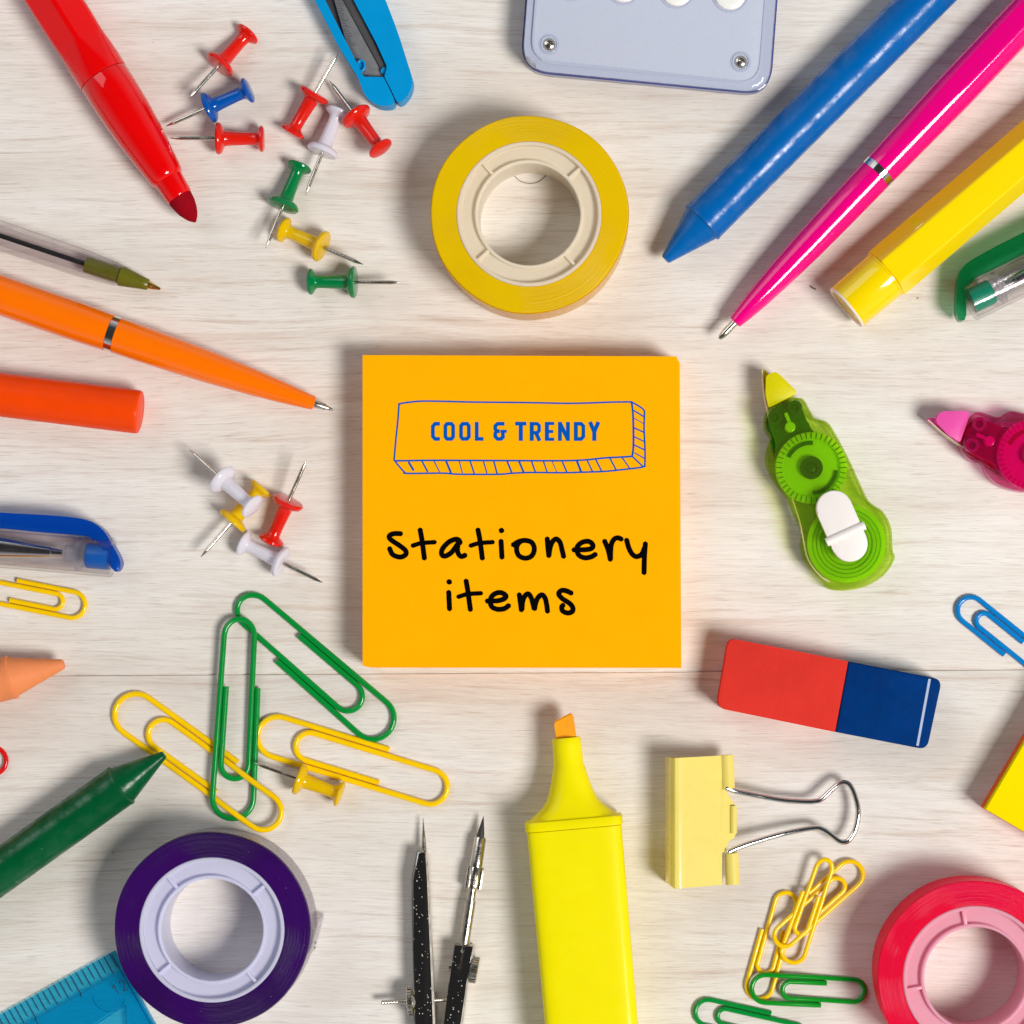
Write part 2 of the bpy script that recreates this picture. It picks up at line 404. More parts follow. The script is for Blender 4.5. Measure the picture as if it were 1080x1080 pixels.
def prism(bm, outline, z0, z1, bevel=0, segs=2, bot=None, bottom_bevel=0):
    """outline: 2D points. bot: other outline for the lower face"""
    b0 = [Vector((p[0], p[1], z0)) for p in (bot or outline)]
    b1 = [Vector((p[0], p[1], z1)) for p in outline]
    vs = loft(bm, [b0, b1])
    n = len(outline)
    if bevel:
        es = []
        for i in range(n):
            e = bm.edges.get((vs[1][i], vs[1][(i + 1) % n])); es.append(e)
            if bottom_bevel: es.append(bm.edges.get((vs[0][i], vs[0][(i + 1) % n])))
        bmesh.ops.bevel(bm, geom=es, offset=bevel, segments=segs, profile=.5, affect='EDGES', clamp_overlap=True)
def rounded(pts, rad, seg=5):
    """2D polygon with each corner rounded"""
    out = []; n = len(pts)
    rads = rad if isinstance(rad, (list, tuple)) else [rad] * n
    for i in range(n):
        p = Vector(pts[i][:2]); a = Vector(pts[i - 1][:2]); b = Vector(pts[(i + 1) % n][:2])
        da = (a - p); db = (b - p)
        r = min(rads[i], da.length * .49, db.length * .49)
        if r <= .01: out.append(p); continue
        p0 = p + da.normalized() * r; p1 = p + db.normalized() * r
        for k in range(seg + 1):
            t = k / seg
            out.append(p0 * (1 - t) ** 2 + p * (2 * t * (1 - t)) + p1 * t * t)
    return out
def smooth(pts, k=6, closed=False):
    P = [Vector(p) for p in pts]; n = len(P); out = []
    rng = range(n if closed else n - 1)
    for i in rng:
        p0 = P[(i - 1) % n] if closed or i > 0 else P[i] * 2 - P[i + 1]
        p1 = P[i]; p2 = P[(i + 1) % n]
        p3 = P[(i + 2) % n] if closed or i + 2 < n else P[n - 1] * 2 - P[n - 2]
        for j in range(k):
            t = j / k
            out.append(.5 * ((2 * p1) + (p2 - p0) * t + (2 * p0 - 5 * p1 + 4 * p2 - p3) * t * t + (3 * p1 - p0 - 3 * p2 + p3) * t ** 3))
    if not closed: out.append(P[-1])
    return out
def ribbon(bm, pts, w, z0, z1, closed=False):
    """flat stroke with mitred corners and square ends"""
    P = [Vector(p[:2]) for p in pts]; n = len(P); L_, R_ = [], []
    for i in range(n):
        a = P[i - 1] if (i > 0 or closed) else None; b = P[(i + 1) % n] if (i < n - 1 or closed) else None
        d0 = (P[i] - a).normalized() if a is not None else None; d1 = (b - P[i]).normalized() if b is not None else None
        if d0 is None: d0 = d1
        if d1 is None: d1 = d0
        t = (d0 + d1).normalized(); nn = Vector((-t.y, t.x)); c = max(.35, nn.dot(Vector((-d1.y, d1.x))))
        L_.append(P[i] + nn * (w / 2 / c)); R_.append(P[i] - nn * (w / 2 / c))
    rings = [[Vector((l.x, l.y, z0)), Vector((r.x, r.y, z0)), Vector((r.x, r.y, z1)), Vector((l.x, l.y, z1))] for l, r in zip(L_, R_)]
    if closed:
        vs = [[bm.verts.new(p) for p in rg] for rg in rings]; vs.append(vs[0])
        for a, b in zip(vs, vs[1:]):
            for i in range(4): bm.faces.new((a[i], b[i], b[(i + 1) % 4], a[(i + 1) % 4]))
    else: loft(bm, rings)
def box(bm, cx, cy, z0, z1, lx, ly, ang=0, bevel=0):
    c, s = math.cos(ang), math.sin(ang)
    o = [(cx + x * c - y * s, cy + x * s + y * c) for x, y in ((-lx/2, -ly/2), (lx/2, -ly/2), (lx/2, ly/2), (-lx/2, ly/2))]
    prism(bm, o, z0, z1, bevel)
def disc(bm, cx, cy, z0, z1, r, seg=32, bevel=0):
    prof = [(0, r), (z1 - z0 - bevel, r)]
    if bevel: prof += [(z1 - z0 - bevel * .3, r - bevel * .3), (z1 - z0, r - bevel)]
    lathe(bm, (cx, cy, z0), (0, 0, 1), prof, seg)
def annulus(bm, cx, cy, z0, z1, r0, r1, seg=96, bev=.6):
    h = z1 - z0
    lathe(bm, (cx, cy, z0), (0, 0, 1), [(0, r1), (h - bev, r1), (h, r1 - bev), (h, r0 + bev), (h - bev, r0), (0, r0)], seg, closed=True)

# ------------------------------------------------------------------ the table
def table():
    bm = B(); a = math.radians(.36); c, s = math.cos(a), math.sin(a)
    y0 = W(540, 709.5).y
    def R(x, y): return Vector((x * c - y * s, y0 + x * s + y * c))
    X = 2400
    for (ya, yb) in ((.7, 2300), (-2300, -.7)):
        o = [R(-X, ya), R(X, ya), R(X, yb), R(-X, yb)]
        prism(bm, o, -110, 0, .7, 2)
    o = [R(-X + 5, -6), R(X - 5, -6), R(X - 5, 6), R(-X + 5, 6)]
    prism(bm, o, -100, -2.2)
    t = link('table_top', bm, M['wood'])
    t['kind'] = 'structure'
table()

# ------------------------------------------------------------------ orange sticky pad
def note_pad():
    zt = 45.0
    root = thing('sticky_note_pad', 'square orange sticky note pad with blue boxed print and black handwriting', 'note pad', W(550, 540))
    bm = B(); n = 30
    top = [W2(382.3, 374.4, zt), W2(713.4, 375.8, zt), W2(715.2, 702.6, zt), W2(382.3, 702.2, zt)]
    for i in range(n):
        f = 1 - (i + 1) / n
        sh = Vector((4.8 * f, -2.4 * f)); j = Vector((random.uniform(-.25, .25), random.uniform(-.25, .25)))
        if i == n - 1: j = Vector((0, 0)); sh = Vector((0, 0))
        prism(bm, [p + sh + j for p in top], .2 + (zt - .2) * i / n + .02, .2 + (zt - .2) * (i + 1) / n, .12, 1)
    link('pad_sheets', bm, M['note'], root)
    zc = [0]
    def Zs(): zc[0] += 1; return zt + .10 + zc[0] * .004
    A = lambda x, y: W(400 + x / 7.2, 410 + y / 7.2, zt)
    Bc = lambda x, y: W(540 + x / 7.2, 410 + y / 7.2, zt)
    bm = B()
    def let(fn, pts, w=3.9, closed=False): ribbon(bm, [fn(*p) for p in pts], w, zt - .05, Zs(), closed)
    O = [(515,266),(548,266),(561,282),(561,365),(548,381),(515,381),(502,365),(502,282)]
    let(A, [(461,266),(424,266),(407,285),(407,362),(424,381),(461,381)])
    let(A, O, closed=True); let(A, [(x + 119, y) for x, y in O], closed=True)
    let(A, [(740,252),(740,381),(792,381)])
    let(A, [(951,266),(899,266),(881,283),(881,306),(897,323),(916,323)])
    let(A, [(890,316),(881,341),(881,364),(898,381),(925,381),(939,368),(939,314)])
    let(A, [(920,323),(969,323)], 3.1)
    let(Bc, [(24,265),(109,265)]); let(Bc, [(67,255),(67,396)], 4.3)
    let(Bc, [(150,252),(150,396)], 4.3); let(Bc, [(145,266),(192,266),(206,280),(206,319),(192,334),(145,334)], 3.6); let(Bc, [(180,328),(209,396)], 4)
    let(Bc, [(265,252),(265,396)], 4.3)
    for y, x in ((264,321),(325,314),(384,321)): let(Bc, [(262,y),(x,y)], 3.3)
    let(Bc, [(364,252),(364,396)], 4); let(Bc, [(425,252),(425,396)], 4); let(Bc, [(362,256),(427,392)], 4)
    let(Bc, [(485,252),(485,396)], 4.2); let(Bc, [(480,266),(525,266),(542,283),(542,363),(525,382),(480,382)], 3.8)
    let(Bc, [(592,252),(627,334)], 4.1); let(Bc, [(657,252),(622,334)], 4.1); let(Bc, [(625,322),(625,396)], 4.2)
    link('printed_words', bm, M['blue_print'], root)
    bm = B()
    def line(fn, pts, w=1.75, sm=True):
        P = [fn(*p) for p in pts]
        if sm and len(P) > 2: P = smooth(P, 5)
        ribbon(bm, P, w, zt - .05, Zs())
    AB = lambda x, y: A(x, y)
    b = 1008
    line(A, [(112,548),(118,480),(125,400),(143,220),(150,130),(158,114),(250,100),(340,94),(500,96),(700,101),(b,104),(b+200,107),(b+400,111),(b+560,109),(b+750,102),(b+908,100)], 1.7)
    line(A, [(b+908,100),(b+918,180),(b+922,300),(b+922,440),(b+913,513)], 2)
    line(A, [(b+913,513),(b+850,518),(b+700,526),(b+550,541),(b+370,547),(b,546),(700,545),(400,544),(114,548)], 1.8)
    line(A, [(b+908,100),(b+960,130),(b+1000,160),(b+1006,190),(b+1003,300),(b+1010,450),(b+1009,570),(b+994,594),(b+850,613),(b+700,628),(b+560,633),(b+370,638),(b+150,636),(b,642),(900,650),(600,649),(480,641),(215,643),(190,632),(150,588),(118,548)], 1.7)
    line(A, [(b+913,513),(b+994,590)], 1.6)
    H1 = [(222,555,262,622,2.2),(325,550,368,632,1.7),(417,552,458,632,1.1),(508,550,545,640,2.1),(608,552,632,640,1.1),(690,550,722,645,1.6),(792,552,818,642,1.3),(870,550,895,645,1.6),(972,552,1008,642,1.8)]
    H2 = [(52,548,90,637,2),(148,548,178,634,1.5),(238,548,268,636,1.3),(305,550,342,637,.8),(380,548,418,636,1.5),(492,545,525,631,2.2),(570,541,612,630,1.4),(635,535,682,628,1.5),(742,524,792,618,1.5),(835,520,895,606,1.3),
          (925,165,1003,213,1.5),(930,225,1000,265,.9),(930,298,1003,332,1.5),(930,365,1005,402,1.3),(930,428,1008,465,1.5),(930,487,1008,530,1.2)]
    for x0, y0, x1, y1, w in H1: line(A, [(x0, y0), (x1, y1)], w)
    for x0, y0, x1, y1, w in H2: line(Bc, [(x0, y0), (x1, y1)], w)
    link('printed_box', bm, M['blue_print'], root)
    bm = B()
    Cc = lambda x, y: W(400 + x / 7.2, 545 + y / 7.2, zt) ; D = lambda x, y: W(540 + x / 7.2, 545 + y / 7.2, zt)
    def hand(fn, pts, r=2.65, k=6):
        z = Vector((0, 0, .06 + zc[0] * .003)); zc[0] += 1
        P = [fn(*p) + z for p in pts]
        if len(P) > 2: P = smooth(P, k)
        tube(bm, P, r, 12, flat=.05)
    hand(Cc, [(163,129),(120,128),(85,138),(76,158),(100,183),(160,223),(198,255),(203,283),(175,304),(140,304),(100,285),(79,242)])
    hand(Cc, [(311,100),(325,180),(343,315)]); hand(Cc, [(254,220),(320,201),(422,193)], 2.3)
    hand(Cc, [(615,197),(603,176),(575,172),(525,195),(480,245),(475,287),(500,299),(545,275),(582,228),(606,190)]); hand(Cc, [(600,200),(594,255),(608,292),(630,302),(652,292)])
    hand(Cc, [(750,100),(765,180),(783,315)]); hand(Cc, [(694,220),(760,201),(862,193)], 2.3)
    hand(Cc, [(925,186),(932,308)]); hand(Cc, [(926,104),(931,106)], 2.8)
    hand(D, [(10,214),(50,190),(100,180),(150,196),(170,245),(150,297),(100,315),(52,295),(35,250),(42,212),(62,190)])
    hand(D, [(268,168),(273,230),(280,296)]); hand(D, [(281,292),(290,235),(308,190),(337,169),(365,195),(380,250),(392,302)])
    hand(D, [(470,252),(560,250),(605,240),(614,215),(590,190),(550,189),(510,210),(492,245),(507,290),(550,312),(600,305),(633,286)])
    hand(D, [(704,186),(730,250),(747,324)]); hand(D, [(748,320),(749,270),(755,210),(775,172),(803,160),(830,170)])
    hand(D, [(871,178),(885,230),(910,280),(945,303),(985,285),(1005,240)]); hand(D, [(1013,205),(1006,300),(1003,425)])
    hand(Cc, [(528,574),(534,700)]); hand(Cc, [(529,494),(534,496)], 2.8)
    hand(Cc, [(660,488),(674,570),(692,705)]); hand(Cc, [(601,608),(670,588),(773,581)], 2.3)
    hand(Cc, [(820,640),(900,638),(950,622),(962,600),(930,578),(890,580),(855,605),(843,645),(857,685),(900,703),(950,698),(983,675)])
    hand(D, [(56,592),(64,650),(72,708)]); hand(D, [(76,700),(82,640),(100,600),(124,586),(145,612),(158,655),(168,696)]); hand(D, [(172,698),(182,650),(200,612),(229,593),(252,620),(264,670),(270,718)])
    hand(D, [(450,580),(410,562),(375,561),(355,585),(380,620),(440,660),(463,695),(455,722),(420,731),(385,715),(378,688),(388,672)])
    link('handwriting', bm, M['black_marker'], root)
note_pad()

# ------------------------------------------------------------------ rolls of tape
def tape(name, label, cx, cy, R, mt, mc, rot, side=None, group='rolls of adhesive tape'):
    zt = 66.0; k = 1 - zt / H
    c = W(cx, cy, zt); R *= k; x, y = c.x, c.y
    root = thing(name, label, 'tape roll', (x, y), group)
    r1, r2, r3, r4 = 76.5 * k, 72.5 * k, 57.5 * k, 54 * k
    bm = B()
    lathe(bm, (x, y, 3), (0, 0, 1), [(0, R - 1), (1, R), (zt - 5, R), (zt - 4, R - 1), (zt - 4, r1 + .4), (0, r1 + .4)], 128, closed=True)
    for v in bm.verts:   # film is never wound perfectly round
        a = math.atan2(v.co.y - y, v.co.x - x); rr = math.hypot(v.co.x - x, v.co.y - y)
        if rr > R - 4:
            f = 1 + .004 * math.sin(3 * a + rot) + .003 * math.sin(7 * a + 2 * rot)
            v.co.x = x + (v.co.x - x) * f; v.co.y = y + (v.co.y - y) * f
    roll = link('tape_winding', bm, mt, root)
    bm = B()
    annulus(bm, x, y, .3, zt, r2, r1, 128, 1)
    annulus(bm, x, y, .3, zt - 2, r4, r3, 128, 1)
    for i in range(4):
        a = rot + i * PI / 2; rm = (r2 + r3) / 2
        box(bm, x + math.cos(a) * rm, y + math.sin(a) * rm, 50, zt - 3, r2 - r3 + 1, 3.2, a, .4)
    core = link('tape_core', bm, mc, root)
    bm = B(); annulus(bm, x, y, 53, 58, r3 - .5, r2 + .5, 96, .5)
    link('core_web', bm, mc, root)
    if side:
        bm = B(); lathe(bm, (x, y, .5), (0, 0, 1), [(0, R + .6), (zt - 7, R + 1.0), (zt - 7, R + .3), (0, R + .2)], 128, closed=True)
        for v in bm.verts:
            a = math.atan2(v.co.y - y, v.co.x - x); f = 1 + .004 * math.sin(3 * a + rot) + .003 * math.sin(7 * a + 2 * rot)
            v.co.x = x + (v.co.x - x) * f; v.co.y = y + (v.co.y - y) * f
        link('outer_film', bm, side, root)
    return root, x, y, R
tape('tape_roll', 'roll of yellow tape on a cream core above the orange note pad', 558, 225.5, 104, M['tape_y'], M['core_y'], math.radians(42), M['side_y'])
rt, x, y, R = tape('tape_roll', 'roll of dark purple tape on a lavender core lying beside the blue ruler', 223.2, 981, 103, M['tape_v'], M['core_v'], math.radians(40), M['film'])
bm = B()
P = [Vector((x + math.cos(a) * (R + 2.2 + 7 * f), y + math.sin(a) * (R + 2.2 + 7 * f))) for a, f in [(math.radians(-16 + i * 3), (i / 7.0) ** 2) for i in range(8)]]
ribbon(bm, P, .5, 2, 60); e = link('tape_end', bm, M['film'], rt)
bm = B()
for i in (1, 2, 4):
    a = math.radians(-16 + i * 3.2)
    q = Vector((x + math.cos(a) * (R + 4.6), y + math.sin(a) * (R + 4.6)))
    tube(bm, [(q.x, q.y, 18 + i * 5), (q.x, q.y + 1.6, 24 + i * 5), (q.x, q.y + .5, 34 + i * 3)], .45, 6)
sub('tape_end_print', bm, M['tab_green'], e, rt)
tape('tape_roll', 'roll of bright pink red tape on a rose core in the bottom right corner', 1029, 1032, 103.5, M['tape_r'], M['core_r'], math.radians(10))

# ------------------------------------------------------------------ pens, markers and crayons
def axis(p0, p1, z0, z1=None):
    a = W(p0[0], p0[1], z0); b = W(p1[0], p1[1], z0 if z1 is None else z1)
    return a, (b - a).normalized(), (b - a).length
def hexflat(R, t_end, t_sign, a=.88, ramp_len=40, phase=0):
    def f(th, t, r):
        d = (t_end - t) * t_sign
        q = a + (1 - a) * max(0, 1 - d / ramp_len) if d < ramp_len else a
        w = ((th - phase + PI / 6) % (PI / 3)) - PI / 6
        return min(r, r * q / math.cos(w))
    return f
def stations(t0, t1, r, n): return [(t0 + (t1 - t0) * i / n, r) for i in range(n + 1)]

# red marker
zr = 27
a, d, _ = axis((109.5, 82), (206, 234), zr)
root = thing('marker_pen', 'uncapped red marker with dark red bullet tip in the top left corner', 'marker', a)
bm = B(); lathe(bm, a, d, [(-420, 0), (-420, 22), (-416, 26)] + [(-410 + 408 * i / 60, 29.4 if i < 52 else 29.4 - 2.4 * (i - 51) / 9) for i in range(61)] + [(-.8, 26.6), (-.8, 0)], 72, hexflat(29, -12, 1, .9, 30, PI / 2 - PI / 6)); link('marker_barrel', bm, M['red_p'], root, ang=14)
bm = B(); lathe(bm, a, d, [(-.3, 0), (-.3, 26.2), (.8, 26.8), (20, 26.6), (45, 26), (72, 24.2), (96, 21.6), (116, 19.2), (122, 18.2), (125, 16.6), (126, 15.6), (136, 14.8), (147, 14.2), (148.4, 13.4), (148.6, 0)], 56); link('grip_section', bm, M['red_p'], root)
bm = B(); lathe(bm, a, d, [(146, 12.8), (150, 13), (157, 12.2), (164, 10.4), (170, 7.8), (174.5, 5), (177, 2.6), (178.4, 1.2), (179, 0)], 40); link('bullet_tip', bm, M['red_felt'], root)

# clear ballpoint, olive tip
a, d, _ = axis((0, 248.5), (126, 290.4), 16)
root = thing('ballpoint_pen', 'clear ballpoint pen with olive cone and black refill', 'pen', a)
bm = B(); lathe(bm, a, d, [(-300, 0), (-300, 16)] + [(0, 16), (90, 15.2), (101, 14.8), (103, 14.2), (130, 12.4), (132, 11.6), (132, 9), (100, 9.6), (-298, 11)], 8 * 6, lambda th, t, r: r * (.955 if r > 12 else 1) / max(.9, math.cos(((th + PI / 6) % (PI / 3)) - PI / 6)) if r > 12 else r); link('clear_barrel', bm, M['clearp'], root, ang=20)
bm = B(); lathe(bm, a, d, [(-296, 0), (-296, 2.6), (98, 2.6), (98, 0)], 20); link('ink_refill', bm, M['black_ink'], root)
bm = B(); lathe(bm, a, d, [(95, 0), (95, 8.4), (97, 8.8), (132, 8.4), (133.5, 10.6), (135, 10.8), (158, 6.6), (163, 5.9), (164, 5), (164, 0)], 32); link('olive_cone', bm, M['olive'], root)
bm = B(); lathe(bm, a, d, [(163, 4.2), (173, 2.4), (175, 1.8), (177, 1.4), (178, 0)], 20); link('brass_point', bm, M['brass'], root)

# orange pen
a, d, _ = axis((120, 352.5), (331, 425.3), 20)
root = thing('ballpoint_pen', 'orange ballpoint pen with one silver ring and a metal point', 'pen', a)
def flat1(th, t, r): return min(r, .93 * r / max(.2, math.cos(((th - PI / 2 + .3 + PI) % (2 * PI)) - PI)))  if t < -6 else r
bm = B(); lathe(bm, a, d, [(-330, 0), (-330, 17)] + stations(-320, -40, 20.5, 10) + [(-20, 20), (-4.5, 19.4), (-4.5, 0)], 56); link('upper_barrel', bm, M['orange_p'], root)
bm = B(); lathe(bm, a, d, [(-4.5, 18.4), (-4.2, 18.9), (3.6, 18.9), (3.9, 18.4)], 56); link('silver_ring', bm, M['chrome'], root)
bm = B(); lathe(bm, a, d, [(3.9, 0), (3.9, 19), (30, 18.8), (70, 18), (110, 16.6), (150, 14.2), (180, 11.8), (205, 9.2), (219, 7.6), (222, 6.9), (223, 5), (223, 0)], 56); link('lower_barrel', bm, M['orange_p'], root)
bm = B(); lathe(bm, a, d, [(222, 4.6), (234, 3.4), (235, 2.6), (240, 1.8), (242.5, 1.2), (243, 0)], 20); link('metal_point', bm, M['steel'], root)

# magenta pen
a, d, _ = axis((775, 340), (924, 183), 21)
root = thing('ballpoint_pen', 'magenta ballpoint pen with silver ring between the blue crayon and the yellow felt pen', 'pen', a)
bm = B(); lathe(bm, a, d, [(-.5, 0), (-.5, 5), (0, 6.8), (3, 7.6), (14, 9.4), (35, 11.9), (70, 14.6), (110, 16.6), (150, 17.8), (190, 18.6), (212.5, 18.9), (212.5, 0)], 56); link('lower_barrel', bm, M['pink_p'], root)
bm = B(); lathe(bm, a, d, [(212.5, 18.4), (212.8, 19), (220.8, 19.2), (221, 18.6)], 56); link('silver_ring', bm, M['chrome'], root)
def slab(th, t, r):
    q = .995 - .09 * max(0, min(1, (t - 250) / 120))
    w = ((th - PI / 2 - .15 + PI) % (2 * PI)) - PI
    return min(r, q * r / math.cos(w)) if abs(w) < 1.2 else r
bm = B(); lathe(bm, a, d, [(221, 0), (221, 19)] + [(225 + i * 12, 19.2 + 2.6 * min(1, i / 9)) for i in range(22)] + [(500, 20), (503, 16), (503, 0)], 64, slab); link('upper_barrel', bm, M['pink_p'], root, ang=30)
bm = B(); lathe(bm, a, d, [(-24, 0), (-23.6, 1.6), (-21.5, 2.8), (-14, 4), (-8, 4.2), (-7.8, 3.6), (-.4, 4.4), (-.4, 0)], 24); link('metal_point', bm, M['steel'], root)

# yellow felt pen, open end
a, d, _ = axis((893.6, 323.7), (932.5, 290.5), 28)
root = thing('felt_pen', 'yellow six sided felt pen with an open hollow end', 'pen', a)
bm = B(); lathe(bm, a, d, [(0, 25.6), (1, 26.2), (50.5, 27.2), (51, 28), (52.6, 28), (52.8, 0)], 60); link('pen_cap', bm, M['yellow_p'], root)
bm = B(); lathe(bm, a, d, [(52.9, 0), (52.9, 27.4), (53.5, 28)] + stations(54, 420, 29.2, 50) + [(421, 0)], 96, hexflat(29.2, 50, -1, .885, 1, PI / 2 - .10)); link('pen_barrel', bm, M['yellow_p'], root, ang=14)
bm = B(); lathe(bm, a, d, [(-1.8, 25.4), (.2, 26.0), (.2, 21.6), (-1.8, 21.8)], 48, closed=True); link('end_rim', bm, M['cream_rim'], root)
bm = B(); lathe(bm, a, d, [(-1.2, 21.8), (26, 21.2), (26, 0)], 48, cap=False); link('hollow_lining', bm, M['yellow_in'], root)

def crayon(label, p_base, p_tip, r, r_tip, mat, back, p_dir=None, step=1.6, cone_r=None):
    z = r + .3
    a, d, ln = axis(p_base, p_tip, z)
    root = thing('wax_crayon', label, 'crayon', a, 'wax crayons')
    cr = cone_r or r - step
    bm = B(); lathe(bm, a, d, [(.8, 0), (.8, cr * .9), (.8, cr), (3, cr - .8)] + [(3 + (ln - 6) * i / 10, cr - .8 + (r_tip + .6 - cr + .8) * i / 10) for i in range(1, 11)] + [(ln - 1.2, r_tip), (ln, r_tip * .8), (ln, 0)], 48); link('crayon_cone', bm, mat, root)
    bm = B(); lathe(bm, a, d, [(-back, 0), (-back, r - 1.5), (-back + 1.5, r)] + stations(-back + 3, -4, r, 12) + [(-1.6, r + .5), (0, r + .3), (.9, r - 1), (.9, 0)], 48); link('crayon_stick', bm, mat, root)
crayon('blue wax crayon slanting beside the magenta pen', (740.5, 235), (701.5, 274), 24, 5.6, M['wax_blue'], 420)
crayon('peach wax crayon with blunt tip at the left edge', (13, 714), (67.5, 700.3), 22.6, 5.2, M['wax_peach'], 200)
crayon('dark green wax crayon pointing at the yellow paper clip', (128, 828), (173.5, 795.5), 22.8, 4.3, M['wax_green'], 330)
a, d, _ = axis((146.5, 434.7), (0, 416.5), 23)
root = thing('wax_crayon', 'orange wax crayon showing its flat blunt end below the orange pen', 'crayon', a, 'wax crayons')
bm = B(); lathe(bm, a, d, [(-1.5, 0), (-1.5, 20.5), (-.8, 22), (1, 22.7)] + stations(4, 330, 22.8, 8) + [(332, 0)], 56, lambda th, t, r: r * (1 + .006 * math.sin(5 * th + t * .01))); link('crayon_stick', bm, M['wax_orange'], root)

# capped gel pens
def gel(label, a_seen, b_seen, clip_pts, cmat, plug, front, metal_t, name='gel_pen', cliph=24):
    z = 21.5
    a, d, _ = axis(a_seen, b_seen, z)      # a = front end of the cap, axis runs back
    root = thing(name, label, 'pen', a, 'capped gel pens')
    bm = B(); lathe(bm, a, d, [(0, 0), (0, 20), (1, 21), (260, 21), (261, 20)], 48, cap=False)
    lathe(bm, a, d, [(260, 18), (3, 18), (2, 0)], 48, cap=False); cap = link('clear_cap', bm, M['clearp'], root)
    bm = B(); lathe(bm, a, d, [(3.2, 0), (3.2, 13.4), (26, 13.4), (27.5, 12.4), (27.5, 0)], 32); link('cap_plug', bm, plug, root)
    bm = B(); lathe(bm, a, d, [(28, 0), (28, 12), (33, 12), (33, 17), (38, 17.2), (38, 10), (50, 9), (50, 0)], 32); link('inner_collar', bm, M['clearp2'], root)
    bm = B(); lathe(bm, a, d, [(metal_t, 0), (metal_t, 3.6), (metal_t + 11, 4.4), (metal_t + 12, 5.4), (metal_t + 66, 11.2), (metal_t + 68, 11.6), (metal_t + 75, 11.6), (metal_t + 75, 0)], 36); link('metal_cone', bm, M['chrome'], root)
    bm = B(); lathe(bm, a, d, [(metal_t + 75.4, 0), (metal_t + 75.4, 12.4), (300, 12.4), (300, 0)], 36); link('pen_barrel', bm, M['clearp2'], root)
    bm = B(); lathe(bm, a, d, [(metal_t + 76, 0), (metal_t + 76, 5), (296, 5), (296, 0)], 24); link('ink_refill', bm, M['black_ink'], root)
    bm = B(); P = smooth([W2(p[0], p[1], cliph + 9) for p in clip_pts], 4, True)
    prism(bm, P, cliph - 12, cliph + 9, 3.4, 4, bottom_bevel=1); link('pocket_clip', bm, cmat, root)
gel('capped gel pen with transparent blue clip at the left edge above a yellow paper clip', (119, 588), (0, 577.6), [(-200, 524), (-100, 533), (0, 540.5), (60, 544), (93, 549), (108.6, 559), (118, 574), (126, 589), (126.5, 598), (122, 603), (117, 598), (111, 584), (104, 573), (96, 567), (79, 564), (40, 561), (0, 557), (-100, 548), (-200, 539)], M['clip_blu_t'], M['plug_b'], 0, 53)
gel('capped gel pen with transparent green clip at the right edge', (1021, 319), (1080, 290.5), [(1240, 162), (1160, 203), (1080, 244.7), (1050, 260), (1022, 276), (1013, 286), (1010, 298), (1008.5, 326), (1011, 336), (1016, 337.5), (1019, 333), (1019.5, 307), (1024, 296), (1034, 290), (1055, 280), (1080, 267), (1160, 224), (1240, 184)], M['clip_grn_t'], M['plug_g'], 0, 43)

# highlighter
def highlighter():
    z = 29.5
    a, d, _ = axis((605, 865), (624, 1080), z)
    root = thing('highlighter_pen', 'fluorescent yellow highlighter with orange chisel tip pointing up', 'highlighter', a)
    s = d.cross(Vector((0, 0, 1))).normalized()
    def sec(t, w, h, n, off=0, seg=64, dz=0):
        out = []
        for i in range(seg):
            th = 2 * PI * i / seg; c_, s_ = math.cos(th), math.sin(th)
            x = w * math.copysign(abs(c_) ** (2 / n), c_); zz = h * math.copysign(abs(s_) ** (2 / n), s_)
            out.append(a + d * t + s * (x + off) + Vector((0, 0, zz + dz)))
        return out
    bm = B(); loft(bm, [sec(7.5, 48.6, 28, 6.5), sec(8, 49.4, 28.6, 6.5), sec(60, 49.2, 28.6, 6.5), sec(200, 48.4, 28.6, 6.5), sec(420, 46.5, 28, 6.5), sec(424, 43, 25, 5)]); link('highlighter_barrel', bm, M['hl'], root, ang=50)
    bm = B(); loft(bm, [sec(7.4, 48, 27, 6.5), sec(7, 50.8, 29, 6.5), sec(-1, 51, 29.2, 6.5), sec(-2.5, 50, 28.4, 6.5), sec(-2.8, 47, 26, 5.5),
        sec(-8, 40, 24, 4), sec(-15, 32, 22, 3.2), sec(-22, 26.5, 20.4, 2.7), sec(-30, 23.2, 19, 2.4), sec(-42, 19.8, 17.6, 2.2), sec(-56, 16.6, 16, 2), sec(-58, 15.6, 15.6, 2), sec(-78, 15.2, 15.2, 2), sec(-85, 15, 15, 2), sec(-86.5, 14, 14, 2)]); link('highlighter_neck', bm, M['hl'], root, ang=50)
    bm = B()
    f = [(-86, -11.2), (-100, -11.4), (-104.5, -11), (-112, 7.5), (-108, 9.3), (-86, 10.4)]
    lo = [a + d * t + s * (-x) + Vector((0, 0, -8)) for t, x in f]; hi = [a + d * t + s * (-x) + Vector((0, 0, 8)) for t, x in f]
    vs = loft(bm, [lo, hi]); bmesh.ops.bevel(bm, geom=list(bm.edges), offset=1, segments=2, affect='EDGES')
    link('chisel_tip', bm, M['hl_tip'], root)
highlighter()

